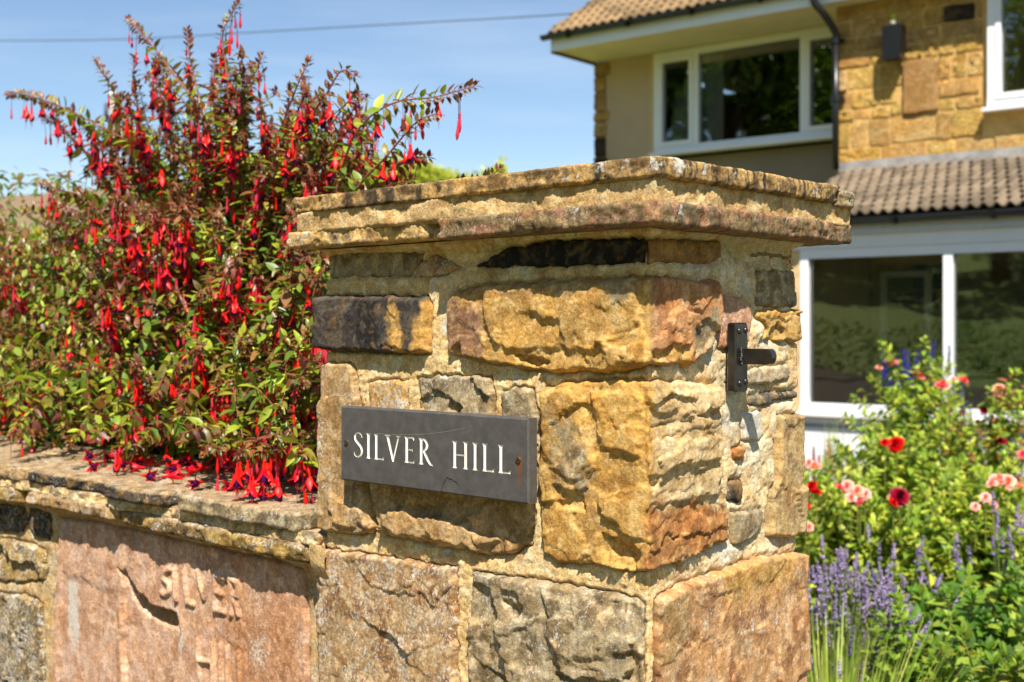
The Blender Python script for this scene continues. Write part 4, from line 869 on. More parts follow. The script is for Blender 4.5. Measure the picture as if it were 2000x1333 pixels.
def flower_arr(seed, kind='open'):
    rg = random.Random(seed); a = Acc(); pl = rg.uniform(.008, .040); sw = (rg.uniform(-.004, .004), rg.uniform(-.004, .004))
    p = smooth_path([(0, 0, 0), (sw[0], sw[1], -pl * .5), (sw[0] * 1.4, sw[1] * 1.4, -pl)], 5); a.tube(p, .0006, 4, STALK, False); b = p[-1]
    def lathe(prof, col, n=6, base=b):
        V = [(base[0] + r * math.cos(2 * math.pi * j / n), base[1] + r * math.sin(2 * math.pi * j / n), base[2] + z) for r, z in prof for j in range(n)]
        a.add(V, [(i * n + j, i * n + (j + 1) % n, (i + 1) * n + (j + 1) % n, (i + 1) * n + j) for i in range(len(prof) - 1) for j in range(n)], tint=col)
    if kind == 'bud':
        L_ = rg.uniform(.016, .026); w = rg.uniform(.0028, .0042); lathe([(.001, 0), (.0018, -.003), (.0015, -.006), (w * .7, -.006 - L_ * .35), (w, -.006 - L_ * .65), (w * .6, -.006 - L_ * .9), (.0002, -.006 - L_)], RED if rg.random() < .6 else PNK); return a.arrays()
    tl = rg.uniform(.009, .013); lathe([(.001, 0), (.0018, -.002), (.0014, -.005), (.0026, -.008), (.0030, -.005 - tl)], RED if rg.random() < .7 else RED2)
    zb = -.005 - tl; ang0 = rg.uniform(0, 6.28); op = rg.uniform(.7, 1.9)
    for k in range(4):
        an = ang0 + k * math.pi / 2 + rg.uniform(-.15, .15); fl = op * rg.uniform(.75, 1.25); L_ = rg.uniform(.019, .026); dx, dy = math.cos(an), math.sin(an); V = []
        r, z = .0025, zb; th = .25
        for i in range(5):
            t = i / 4; w = .0044 * math.sin(math.pi * (0.18 + .82 * t) ** .8) + .0002
            V += [(b[0] + r * dx - w * dy, b[1] + r * dy + w * dx, b[2] + z), (b[0] + (r + .0012) * dx, b[1] + (r + .0012) * dy, b[2] + z + .0006), (b[0] + r * dx + w * dy, b[1] + r * dy - w * dx, b[2] + z)]
            th = .25 + fl * t; r += L_ / 4 * math.sin(th); z -= L_ / 4 * math.cos(th)
        a.add(V, [q for i in range(4) for q in ((i * 3, i * 3 + 1, i * 3 + 4, i * 3 + 3), (i * 3 + 1, i * 3 + 2, i * 3 + 5, i * 3 + 4))], tint=RED if rg.random() < .8 else RED2)
    lathe([(.0022, zb + .001), (.0054, zb - .006), (.0062, zb - .012), (.0048, zb - .018)], PUR)
    for k in range(5):
        an = rg.uniform(0, 6.28); e = rg.uniform(.022, .034) if k else .040; r = rg.uniform(.001, .005)
        a.tube([(b[0], b[1], b[2] + zb - .008), (b[0] + r * .5 * math.cos(an), b[1] + r * .5 * math.sin(an), b[2] + zb - e * .6), (b[0] + r * math.cos(an), b[1] + r * math.sin(an), b[2] + zb - e)], .00045, 3, PNK, False)
    return a.arrays()
FL = [flower_arr(i, 'open') for i in range(8)] + [flower_arr(20 + i, 'bud') for i in range(4)]
BR = [lin(130,76,50), lin(106,58,48), lin(138,98,54), lin(112,92,46)]
GR = [lin(120,142,42), lin(92,120,38), lin(150,164,50), lin(104,130,48), lin(168,180,58), lin(140,130,48)]
class Plant:
    def __init__(s, seed): s.rg = random.Random(seed); s.leaves = []; s.stems = Acc(); s.fl = []
    def shoot(s, pts, leafy=0.75, node=0.017, l0=0.014, l1=0.034, bronze=0.45, flowers=0.3, rad=(.0028, .0007), whorl=2, n=16, tintset=None, stemcol=None, fspan=(0.0, 0.65)):
        rg = s.rg; P = smooth_path(pts, n); seg = np.linalg.norm(np.diff(P, axis=0), axis=1); cum = np.concatenate([[0], np.cumsum(seg)]); L_ = cum[-1]
        r = np.linspace(rad[0], rad[1], len(P)); f = np.linspace(0, 1, len(P))[:, None]
        sc = (stemcol if stemcol is not None else (lin(128, 92, 62), lin(150, 66, 64))); s.stems.tube(P, r, 5, sc[0][None] * (1 - f) + sc[1][None] * f, False)
        d = L_; ph = rg.uniform(0, 6.28); k = 0
        while d > L_ * (1 - leafy):
            t = d / L_; u = (L_ - d) / (L_ * leafy); pos = np.array([np.interp(d, cum, P[:, i]) for i in range(3)]); pb = np.array([np.interp(max(0, d - .01), cum, P[:, i]) for i in range(3)]); ax = pos - pb; ax /= np.linalg.norm(ax) + 1e-9
            e1 = np.cross(ax, (0.3, 0.2, 0.93)); e1 /= np.linalg.norm(e1) + 1e-9; e2 = np.cross(ax, e1); sz0 = l0 + (l1 - l0) * min(1, u * 2.2 + .05)
            for w in range(whorl):
                an = ph + w * 2 * math.pi / whorl + rg.uniform(-.3, .3); o = e1 * math.cos(an) + e2 * math.sin(an); el = 0.9 - .6 * min(1, u * 3)
                dr = o + ax * (el + rg.uniform(-.15, .25)) + np.array((0, 0, -.25 * min(1, u * 3) + rg.uniform(-.15, .1))); sz = sz0 * rg.uniform(.75, 1.2)
                upv = np.array((rg.uniform(-.45, .45), rg.uniform(-.6, .25), 1.0)) if abs(dr[2]) < .9 else np.array((0.3, -1, 0.2))
                if tintset: col = tintset[int(rg.random() * len(tintset))]
                else: col = BR[rg.randrange(4)] if rg.random() < bronze * (1.7 - 1.5 * min(1, u * 1.6)) else GR[rg.randrange(6)]
                s.leaves.append((pos + o * r[0] * .5, dr, upv, sz, col * rg.uniform(.6, 1.2)))
                if flowers and fspan[0] < u < fspan[1] and rg.random() < flowers:
                    s.fl.append((pos + o * .006, rg.uniform(.8, 1.3), rg.randrange(11) if u > .12 else 8 + rg.randrange(4)))
            d -= node * (0.45 + .75 * min(1, u * 2.5)) * rg.uniform(.8, 1.2); ph += math.pi / 2 if whorl == 2 else 1.0; k += 1
        # little tuft of young leaves at the tip
        for w in range(4):
            an = rg.uniform(0, 6.28); o = e1 * math.cos(an) + e2 * math.sin(an); s.leaves.append((P[-1], o * .5 + ax, (0.1, -.5, 1), l0 * rg.uniform(.7, 1.1), (tintset[0] if tintset else BR[rg.randrange(3)] * (1.2, .8, .9)) * rg.uniform(.8, 1.2)))
        return P
def big_first(rows, key): return sorted(range(len(rows)), key=key)

def bush_xyz(px, py, off):     # off: how far behind the front face of the wall
    _, Y = solve(px, C0 + VV * off, U); return Wp(px, py, Y)
def build_fuchsia():
    pl = Plant(11); rg = pl.rg
    def X(l, off): return [bush_xyz(x, y, off + o) for (x, y, *o_) in l for o in [o_[0] if o_ else 0]]
    sp = [  # the shoots that make the outline against the sky
     ([(420,700),(340,420),(300,310),(200,250),(110,205),(45,185),(14,187)], .42, .30), ([(400,560),(300,330),(235,205),(205,150),(186,118)], .42, .12), ([(470,480),(400,240),(335,140),(285,75),(250,38)], .40, .30),
     ([(430,420),(395,220),(372,120),(365,60)], .46, .1), ([(500,520),(455,260),(440,120),(436,62),(465,8)], .40, .6), ([(520,480),(545,280),(580,170),(604,118)], .44, .25), ([(520,520),(585,280),(640,180),(668,138),(694,150)], .40, .35),
     ([(600,640),(645,430),(690,270),(760,205),(850,190),(928,168)], .36, .35), ([(600,640),(680,400),(760,300),(812,240),(852,222)], .34, .5), ([(610,600),(690,420),(745,345),(800,312),(836,308)], .36, .35), ([(590,560),(680,400),(740,372),(800,352)], .34, .2),
     ([(640,600),(780,430),(900,370),(950,350),(975,330)], .44, .0), ([(360,520),(290,300),(265,180),(262,112)], .46, .2), ([(300,520),(200,340),(140,268),(112,240),(88,232)], .46, .3), ([(350,520),(250,350),(200,280),(160,245)], .44, .4),
     ([(560,500),(600,330),(650,240),(690,190),(716,192)], .5, .3), ([(440,400),(470,200),(500,140),(512,110)], .5, .25), ([(300,560),(180,400),(110,370),(80,360)], .42, .4), ([(500,500),(520,330),(560,220),(566,170)], .5, .3),
     ([(420,480),(440,300),(420,160),(418,110)], .5, .4), ([(350,420),(330,250),(310,170),(300,120)], .5, .2), ([(600,560),(640,420),(680,330),(700,300)], .44, .35), ([(620,520),(690,330),(715,255),(740,235)], .46, .3)]
    for pts, off, fr in sp: pl.shoot(X(pts, off), leafy=.82, flowers=fr * .45, n=22, node=.012, l1=.036, bronze=.62, rad=(.0036, .0008))
    # the mass: many shoots that arch out of the middle and over the wall
    reg = [(0,405),(60,410),(140,365),(180,310),(215,235),(245,165),(300,100),(350,130),(410,110),(450,80),(500,120),(560,150),(625,140),(690,165),(725,230),(745,300),(710,350),(640,400),(640,450),(640,885),(560,895),(400,890),(200,868),(0,850)]
    nsh = 0; A_ = np.array(reg, float)
    while nsh < 600:
        x = rg.uniform(-60, 745); y = rg.uniform(80, 905)
        if poly_sd(np.array([max(x, 1.0)]), np.array([y]), reg)[0] < 0: continue
        if y < 340 and rg.random() < .12: continue
        off = rg.uniform(.16, .55) if y < 700 else rg.uniform(.10, .36)
        if y < 380: off = rg.uniform(.32, .6)
        if y > 820: off = rg.uniform(.02, .20)
        tip = bush_xyz(x, y, off); side = (x - 380) / 2400 * 2.2; L_ = rg.uniform(.20, .36)
        back = np.array([-side * rg.uniform(.3, .8) + rg.uniform(-.05, .05), rg.uniform(.10, .22), -L_ * rg.uniform(.5, 1.0)]) if y < 720 else np.array([rg.uniform(-.12, .12), rg.uniform(.14, .30), rg.uniform(-.08, .14)])
        base = tip + back; mid = (tip + base) / 2 + np.array([rg.uniform(-.02, .02), 0, rg.uniform(.01, .05)]); droop = tip + np.array([0, -.03, -.02 * rg.random()])
        clump = 0.5 + 0.5 * math.sin(x * .021 + 1.3) * math.cos(y * .024 + x * .006)
        fl = (0.60 if (clump > .42 and rg.random() < .62) else 0.04) * (.5 if y > 780 else 1); left = 1 if x < 170 else 0
        lowgreen = .36 if y > 420 else .72
        pl.shoot([base, mid, tip, droop], leafy=.94, node=.017, l1=.039 if y > 350 else .031, bronze=lowgreen + rg.uniform(-.2, .25), flowers=fl * (0.35 if left else 1) * (1.0 if y > 250 else .6), n=10, rad=(.0018, .0006)); nsh += 1
    # the spray that hangs over the coping, close to the pillar
    for (tx, ty, off) in ((500, 868, -.0),):
        top = bush_xyz(tx + 6, ty - 24, .05); nodep = bush_xyz(tx, ty + 4, .02)
        pl.stems.tube([bush_xyz(tx + 90, ty - 60, .22), bush_xyz(tx + 40, ty - 48, .10), top, nodep], .0016, 5, STALK, False)
        for k in range(17):
            an = k * 2.4; o = np.array([math.cos(an), math.sin(an) * .8, .15 - .5 * (k / 17)]); pl.leaves.append((nodep + np.array([0, 0, .012 - .016 * k / 17]), o, (0, -.3, 1), rg.uniform(.020, .032), BR[rg.randrange(4)] * 1.1))
        for k in range(18):
            an = rg.uniform(0, 6.28); r = rg.uniform(.006, .036); pl.fl.append((nodep + np.array([r * math.cos(an), r * .7 * math.sin(an), -.004 - rg.uniform(0, .010)]), rg.uniform(.9, 1.2), rg.randrange(8) if r > .012 else 8 + rg.randrange(4)))
    # inner leaves, deep in the shrub, that close it
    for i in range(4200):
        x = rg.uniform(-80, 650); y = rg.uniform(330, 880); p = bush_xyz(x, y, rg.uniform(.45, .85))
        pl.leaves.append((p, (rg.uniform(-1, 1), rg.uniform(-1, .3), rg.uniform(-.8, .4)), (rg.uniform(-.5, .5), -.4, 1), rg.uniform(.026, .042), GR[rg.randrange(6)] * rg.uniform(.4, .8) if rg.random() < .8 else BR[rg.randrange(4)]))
    b0 = bush_xyz(400, 700, .5); rt = thing('fuchsia_bush', (b0[0], b0[1], 0), 'fuchsia bush hung with red and purple drooping flowers behind the low wall', 'shrub')
    # woody stems from the soil
    for k in range(9):
        t = bush_xyz(rg.uniform(300, 560), rg.uniform(480, 620), rg.uniform(.4, .6)); pl.stems.tube(smooth_path([(b0[0] + rg.uniform(-.1, .1), b0[1] + rg.uniform(-.08, .08), 0), (b0[0] + rg.uniform(-.1, .1), b0[1], .6), t], 8), np.linspace(.011, .004, len(smooth_path([(0, 0, 0), (0, 0, .6), t], 8))), 6, lin(110, 80, 56))
    pl.stems.place('stems', M_STEM, rt, kind='stuff')
    ey = np.array([0, 0, EYE]); L_ = pl.leaves
    def seen(r): p = np.array(r[0]); d = np.linalg.norm(p - ey); return -r[3] / d * (1.0 if p[1] < 2.9 else .2)
    o = sorted(range(len(L_)), key=lambda i: seen(L_[i])); front = o[:300]; rest = [L_[i] for i in o[300:]]
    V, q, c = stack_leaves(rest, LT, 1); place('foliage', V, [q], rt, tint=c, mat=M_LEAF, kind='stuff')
    # the 300 that show largest: leaves of their own, meshes shared between alike ones
    tones = BR + GR; lib = [[raw_mesh('leaf', tv, [tq], tint=np.repeat(t[None], len(tv), 0), mat=M_LEAF) for (tv, tq) in LT] for t in tones]; org = np.array(rt.location)
    for n_, i in enumerate(front):
        p, d, u, sz, col = L_[i]; d = np.array(d, float); d /= np.linalg.norm(d); x = np.cross(d, u); x /= np.linalg.norm(x) + 1e-9; z = np.cross(x, d); k = min(range(len(tones)), key=lambda j: np.abs(tones[j] - col).sum())
        ob = put('leaf', lib[k][n_ % 4], rt); w = np.array(p) - org; ob.matrix_local = Matrix(((x[0] * sz, d[0] * sz, z[0] * sz, w[0]), (x[1] * sz, d[1] * sz, z[1] * sz, w[1]), (x[2] * sz, d[2] * sz, z[2] * sz, w[2]), (0, 0, 0, 1)))
    fm = [raw_mesh('flower', V, q + t, tint=c, mat=M_PETAL) for (V, q, t, c) in FL]
    fo = sorted(range(len(pl.fl)), key=lambda i: np.linalg.norm(pl.fl[i][0] - ey) / pl.fl[i][1]); acc = Acc()
    for n_, i in enumerate(fo):
        p, sz, k = pl.fl[i]; an = rg.uniform(0, 6.28); tx, ty = rg.uniform(-.12, .12), rg.uniform(-.12, .12)
        if n_ < 300:
            ob = put('flower', fm[k], rt, tuple(p - org)); ob.scale = (sz, sz, sz); ob.rotation_euler = (tx, ty, an)
        else:
            V, q, t, c = FL[k]; R = np.array([[math.cos(an), -math.sin(an), 0], [math.sin(an), math.cos(an), 0], [0, 0, 1]]); acc.add(p + sz * V @ R.T, q[0] if q else None, t[0] if t else None, c)
    if acc.n: acc.place('more_flowers', M_PETAL, rt, kind='stuff')
    print('fuchsia', len(L_), 'leaves', len(pl.fl), 'flowers')
    # flowers dropped on the coping
    spots = [(250,925,0),(300,938,0),(352,930,0),(410,938,0),(455,945,0),(560,950,0),(605,945,0),(622,955,0),(200,905,0),(385,925,0),(330,905,.06),(300,898,.09),(355,912,.05),(400,910,.07),(420,905,.08),(440,900,.10),(560,912,.10),(580,905,.12),(600,918,.09),(620,925,.06),(250,890,.12),(270,905,.07),(235,902,.08),(590,935,.05),(215,885,.15),(372,903,.09),(460,915,.06),(340,898,.12),(545,905,.14),(285,912,.05),(575,940,.03),(430,918,.04),(312,915,.04)]
    for n_, (x, y, o_) in enumerate(spots):
        z = zt + .010; Yc = (EYE - z) * F / (y - HZ); p = np.array([(x - 1000) / F * Yc, Yc, z + .002])
        ob = bpy.data.objects.new('fallen_flower', fm[n_ % 8]); ob.location = tuple(p); ob.rotation_euler = (math.radians(88), 0, rg.uniform(0, 6.28)); ob.scale = (1.1, 1.1, 1.1)
        finish(ob, None, 'spent red fuchsia flower dropped on the flat coping of the low wall', 'flower', 'fallen fuchsia flowers on the wall')
build_fuchsia()

# ================================================================== the house
hs = thing('house', HP(-1.5, -2.5, 0), 'yellow stone two storey house with tiled roof, white windows and a glazed porch', 'house')
white_m = plain('white_upvc', tuple(lin(236, 238, 240)), rough=.35, var=.04, scale=2, spec=.5)
soffit_m = plain('cream_soffit', tuple(lin(226, 214, 190)), rough=.6, var=.08, scale=2)
render_m = plain('buff_render', tuple(lin(188, 164, 134)), rough=.95, var=.14, scale=1.3, bump=.4, dist=.004)
render_g = plain('grey_buff_render', tuple(lin(142, 130, 114)), rough=.95, var=.10, scale=1.3, bump=.4, dist=.004)
black_p = plain('black_plastic', (.012, .012, .013), rough=.3, var=.1, scale=5, spec=.5)
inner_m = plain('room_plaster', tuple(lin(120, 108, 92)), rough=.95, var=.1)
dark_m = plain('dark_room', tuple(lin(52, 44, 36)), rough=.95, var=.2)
cloth_m = plain('net_curtain', tuple(lin(206, 198, 184)), rough=.9, var=.1)
lead_m = plain('lead_flashing', tuple(lin(150, 148, 146)), rough=.6, var=.3, scale=6, spec=.4)
glass_m = glass_material('window_glass')
tile_m = plain('brown_concrete_tile', tuple(lin(134, 110, 78)), rough=.9, var=.25, scale=14, rnd_amt=.30, bump=.5, dist=.004)
tile_d = plain('porch_tile', tuple(lin(112, 98, 80)), rough=.9, var=.25, scale=14, rnd_amt=.32, bump=.5, dist=.004)
def hbox(name, s0, s1, q0, q1, z0, z1, mat, parent=hs, **k):
    a = Acc(); a.box(HP, s0, s1, q0, q1, z0, z1); return a.place(name, mat, parent, smooth=False, **k)
E = EYE
EAVE_Z = E + 3.10
# main wall plane (q = 0) from the downpipe to the right, its body behind
mortar_h = plain('house_mortar', tuple(lin(210, 170, 104)), rough=.95, var=.2, scale=9, bump=.5, dist=.004)
wallA = hbox('wall', -6.5, -0.0, -0.35, -0.012, 0, EAVE_Z + .25, mortar_h)
wallB = hbox('wall', 0.01, 3.27, -0.90, -0.722, 0, E + 1.90, mortar_h); hbox('quoin_backing', 3.05, 3.27, -0.72, -0.612, 0, EAVE_Z, mortar_h, wallB); hbox('upper_pier', 2.42, 3.27, -.90, -.722, E + 1.901, EAVE_Z, mortar_h, wallB)
hbox('wall', -6.5, 3.26, -6.0, -5.75, 0, EAVE_Z, render_m); hbox('gable_wall', 3.02, 3.268, -5.74, -0.91, 0, EAVE_Z, render_m)
hbox('gable_wall', -6.5, -6.25, -5.74, -0.36, 0, EAVE_Z, render_m)
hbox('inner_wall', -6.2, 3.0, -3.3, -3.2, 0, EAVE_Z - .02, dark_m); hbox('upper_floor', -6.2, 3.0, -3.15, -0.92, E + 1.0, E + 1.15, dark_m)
hbox('return_wall', -.13, 0.0, -0.60, -0.36, 0, EAVE_Z, render_m)
def hstone(parent, s0, s1, z0, z1, q, depth, pal, seed, sp=.006):
    g = np.random.RandomState(seed); j = lambda: g.uniform(-sp, sp)
    out_ = jag([(s0 + j(), z0 + j()), (s1 + j(), z0 + j()), (s1 + j(), z1 + j()), (s0 + j(), z1 + j())], step=.09, j=.006, s=seed)
    def mf(V): s = V[:, 0]; return np.stack([A0[0] + H[0] * s + NN[0] * (q + V[:, 2]), A0[1] + H[1] * s + NN[1] * (q + V[:, 2]), V[:, 1]], 1)
    V, qd, a, b = rough_slab(out_, -.03, depth, mf, res=.045, nz=2, rings=(0.0, .45, .78, .94), amp=.003, seed=seed, bev=.007, topamp=g.choice([.008, .020, .036]), wob=.010)
    w = V[:, 0] + V[:, 1]; n = g.uniform(.85, 1.12); c = palette(w, V[:, 2], pal, seed, .12) * n
    return place('stone', V, [qd], parent, tint=c, lime=np.full(len(V), .02), mat=M_HSTONE)
HG = [lin(212,172,92), lin(198,154,74), lin(220,184,112)]; HT = [lin(202,162,98), lin(188,146,82), lin(212,176,116)]; HB = [lin(190,148,92), lin(174,128,80), lin(202,164,108)]; HO = [lin(212,164,96), lin(198,148,82), lin(218,174,110)]; HD = [lin(70,58,46), lin(54,46,40), lin(104,84,58)]
def upper_ok(s0, s1, z0, z1): return not (s1 > -3.05 and s0 < -1.42 and z1 > E + 1.90 and z0 < E + 3.05)
rg = random.Random(17); sid = 3000
fixed = [(-1.335, -1.045, E + 2.78, E + 2.95, HD), (-.115, -.005, E + 2.27, E + 2.49, [lin(214,180,130)] * 3), (-1.00, -.665, E + 1.98, E + 2.49, HB)]
for (a_, b_, c_, d_, pal) in fixed: hstone(wallA, a_ + .008, b_ - .008, c_ + .008, d_ - .008, -.012, .035, pal, sid); sid += 1
def clash(s0, s1, z0, z1): return any(s1 > a_ + .003 and s0 < b_ - .003 and z1 > c_ + .003 and z0 < d_ - .003 for a_, b_, c_, d_, _ in fixed)
cuts = sorted({E + 1.50, E + 1.72, E + 1.98, E + 2.10, E + 2.27, E + 2.49, E + 2.64, E + 2.78, E + 2.95, E + 3.12, E + 3.28})
for z0_, z1_ in zip(cuts[:-1], cuts[1:]):
    s = 0.0
    edges_ = [0.0]
    while s > -3.9:
        w = rg.choice([rg.uniform(.14, .24), rg.uniform(.25, .5)]); s -= w; edges_.append(s)
    for e0, e1 in zip(edges_[:-1], edges_[1:]):
        segs = [(e1, e0)]
        for (a_, b_, c_, d_, _) in fixed:
            if z1_ > c_ + .003 and z0_ < d_ - .003:
                ns = []
                for (u0, u1) in segs:
                    if u1 <= a_ or u0 >= b_: ns.append((u0, u1)); continue
                    if u0 < a_: ns.append((u0, a_))
                    if u1 > b_: ns.append((b_, u1))
                segs = ns
        for (u0, u1) in segs:
            if u1 - u0 < .05: continue
            if u1 > -3.05 and u0 < -1.40 and z1_ > E + 1.93 and z0_ < E + 3.06:
                if u0 < -1.40 < u1: u0 = -1.40
                else: continue
                if u1 - u0 < .04: continue
            pal = rg.choice([HG, HG, HG, HT, HG, HO, HG, HT]); hstone(wallA, u0 + .005, u1 - .005, z0_ + .005, z1_ - .005, -.012, rg.uniform(.001, .014), pal, sid); sid += 1
# lower part of the stone wall, seen through the porch
for i in range(5):
    for j_ in range(9):
        hstone(wallA, -.42 - j_ * .34 - .32 + (i % 2) * .1, -.42 - j_ * .34 + (i % 2) * .1, E - .65 + i * .25, E - .65 + i * .25 + .235, -.012, rg.uniform(.014, .03), rg.choice([HB, HT, HD]), sid); sid += 1
zz_ = .02
while zz_ < E + .86:
    hh_ = rg.uniform(.18, .26); s_ = .02
    while s_ < 3.02:
        w_ = rg.uniform(.25, .5); hstone(wallB, s_ + .006, min(s_ + w_, 3.25) - .006, zz_ + .006, zz_ + hh_ - .006, -.722, rg.uniform(.004, .02), rg.choice([HG, HT, HG, HO, HB]), sid); sid += 1; s_ += w_
    zz_ += hh_
# bay: quoins at the far left, rendered panels, window
z = E + .9; 
while z < EAVE_Z - .05:
    hh = rg.uniform(.12, .24); hh = min(hh, EAVE_Z - .01 - z); w = rg.uniform(.15, .24); hstone(wallB, 3.27 - w, 3.27, z + .006, z + hh - .006, -.612, .035, rg.choice([HB, HT, HD, HT]), sid); sid += 1; z += hh
hbox('render_panel', 2.42, 3.10, -.719, -.590, E + .9, EAVE_Z - .002, render_m, wallB); hbox('render_panel', .012, 2.415, -.72, -.700, E + .9, E + 1.90, render_g, wallB)
hbox('render_return', 2.405, 2.50, -.589, -.574, E + 1.2, EAVE_Z - .003, plain('cream_reveal', tuple(lin(206, 180, 134)), rough=.9, var=.1), wallB)
def window(s0, s1, z0, z1, q, cols, parent=hs, fr=.06, deep=.07, name='window', casements=(), sill=True, curtains=True, bars=()):
    w = thing_part(name, parent)
    a = Acc(); a.box(HP, s0, s1, q, q + deep, z0, z0 + fr); a.box(HP, s0, s1, q, q + deep, z1 - fr, z1); a.box(HP, s0, s0 + fr, q, q + deep, z0 + fr, z1 - fr); a.box(HP, s1 - fr, s1, q, q + deep, z0 + fr, z1 - fr)
    ed = [s0 + fr] + [c for c in cols] + [s1 - fr]
    for c in cols: a.box(HP, c - fr * .5, c + fr * .5, q, q + deep, z0 + fr, z1 - fr)
    a.place('frame', white_m, w, smooth=False)
    for i in range(len(ed) - 1):
        g0 = ed[i] + (fr * .5 if i else 0); g1 = ed[i + 1] - (fr * .5 if i < len(ed) - 2 else 0)
        if i in casements:
            a = Acc(); f2 = fr * .72; y0, y1 = z0 + fr + .001, z1 - fr - .001; g0 += .001; g1 -= .001
            for bx_ in ((g0, g1, y0, y0 + f2), (g0, g1, y1 - f2, y1), (g0, g0 + f2, y0 + f2, y1 - f2), (g1 - f2, g1, y0 + f2, y1 - f2)): a.box(HP, bx_[0], bx_[1], q + .01, q + deep + .012, bx_[2], bx_[3])
            a.place('casement', white_m, w, smooth=False)
        a = Acc(); a.box(HP, g0 - .005, g1 + .005, q + .022, q + .030, z0 + fr - .004, z1 - fr + .004); a.place('pane', glass_m, w, smooth=False)
    if sill: a = Acc(); a.box(HP, s0 - .03, s1 + .03, q - .02, q + deep + .06, z0 - .035, z0 - .001); a.place('sill', white_m, w, smooth=False)
    return w
def thing_part(name, parent):
    o = bpy.data.objects.new(name, None); COL.objects.link(o); o.parent = parent; return o
def place_fix():
    pass
wz0 = E + 1.955
w1 = window(.02, 2.41, wz0, EAVE_Z - .035, -.600, [.60, 1.87], casements=(0, 2), fr=.065)
hbox('window_head', .012, 2.41, -.605, -.545, EAVE_Z - .034, EAVE_Z - .003, soffit_m)
w2 = window(-3.05, -1.46, wz0, E + 3.06, -.010, [-2.3], casements=(1,), fr=.07)
def curtain(s0, s1, z0, z1, q, parent, n=26):
    a = Acc(); S_ = np.linspace(s0, s1, n); V = [HP(s, q + .025 * math.sin(i * 1.9) + .01 * math.sin(i * .7), z) for i, s in enumerate(S_) for z in (z0, z1)] + [HP(s, q - .004 + .025 * math.sin(i * 1.9) + .01 * math.sin(i * .7), z) for i, s in enumerate(S_) for z in (z0, z1)]
    Q = [(2 * i, 2 * i + 2, 2 * i + 3, 2 * i + 1) for i in range(n - 1)] + [(2 * n + 2 * i, 2 * n + 2 * i + 1, 2 * n + 2 * i + 3, 2 * n + 2 * i + 2) for i in range(n - 1)]
    a.add(V, Q); a.place('curtain', cloth_m, parent)
curtain(1.62, 1.86, wz0 + .03, EAVE_Z - .1, -.70, w1); curtain(1.95, 2.36, wz0 + .03, EAVE_Z - .1, -.70, w1); curtain(.06, .36, wz0 + .03, EAVE_Z - .1, -.70, w1); curtain(-2.0, -1.50, wz0 - .05, E + 3.0, -.16, w2)
a = Acc(); a.box(HP, 1.32, 1.44, -.66, -.65, wz0 + .08, wz0 + .17); a.place('card_on_sill', plain('white_card', (.75, .75, .78), rough=.7), w1, smooth=False)
# roof: fascia, soffit, gutter and tiles
PIT = math.radians(31); Q0 = .25
roof = hbox('roof', -6.6, 3.28, -6.6, Q0 - .02, EAVE_Z + .16, EAVE_Z + .20, dark_m)
hbox('soffit', -.0, 3.26, -.608, Q0 - .022, EAVE_Z, EAVE_Z + .012, soffit_m); hbox('soffit', -6.5, -.002, -.008, Q0 - .022, EAVE_Z, EAVE_Z + .012, soffit_m)
hbox('fascia', -6.5, 3.265, Q0 - .02, Q0, EAVE_Z - .012, EAVE_Z + .15, white_m); hbox('barge_board', 3.262, 3.285, -.61, Q0 - .021, EAVE_Z - .03, EAVE_Z + .16, plain('brown_timber', tuple(lin(96, 66, 44)), rough=.8, var=.2))
def gutter(parent, s0, s1, q, z, r=.055):
    a = Acc(); n = 9; V = []
    for s in (s0, s1):
        for rr_ in (r, r - .006):
            for j in range(n): t = math.pi * j / (n - 1); V.append(HP(s, q + rr_ * math.cos(t), z - rr_ * math.sin(t)))
    Qd = [(j, j + 1, 2 * n + j + 1, 2 * n + j) for j in range(n - 1)] + [(n + j, 3 * n + j, 3 * n + j + 1, n + j + 1) for j in range(n - 1)] + [(j, n + j, n + j + 1, j + 1) for j in range(n - 1)] + [(2 * n + j, 2 * n + j + 1, 3 * n + j + 1, 3 * n + j) for j in range(n - 1)] + [(0, 2 * n, 3 * n, n), (n - 1, 2 * n - 1, 4 * n - 1, 3 * n - 1)]
    a.add(V, Qd); s = s1 - .35
    for e in (s1 - .001, s0 + .001):   # stop ends
        pts = [HP(e, q + r * math.cos(math.pi * j / (n - 1)), z - r * math.sin(math.pi * j / (n - 1))) for j in range(n)]; a.add(pts, tris=[(0, j, j + 1) for j in range(1, n - 1)])
    g = a.place('gutter', black_p, parent)
    while s > s0:
        b = Acc(); n2 = 7; V = []
        for ss in (s - .02, s + .02):
            for rr_ in (r + .001, r + .012):
                for j in range(n2): t = math.pi * j / (n2 - 1); V.append(HP(ss, q + rr_ * math.cos(t), z - rr_ * math.sin(t)))
        b.add(V, [(j, 2 * n2 + j, 2 * n2 + j + 1, j + 1) for j in range(n2 - 1)] + [(n2 + j, n2 + j + 1, 3 * n2 + j + 1, 3 * n2 + j) for j in range(n2 - 1)] + [(j, j + 1, n2 + j + 1, n2 + j) for j in range(n2 - 1)] + [(2 * n2 + j, 3 * n2 + j, 3 * n2 + j + 1, 2 * n2 + j + 1) for j in range(n2 - 1)])
        b.place('gutter_bracket', black_p, g); s -= .78
    return g
gutter(hs, -6.6, 3.34, Q0 + .062, EAVE_Z + .155)
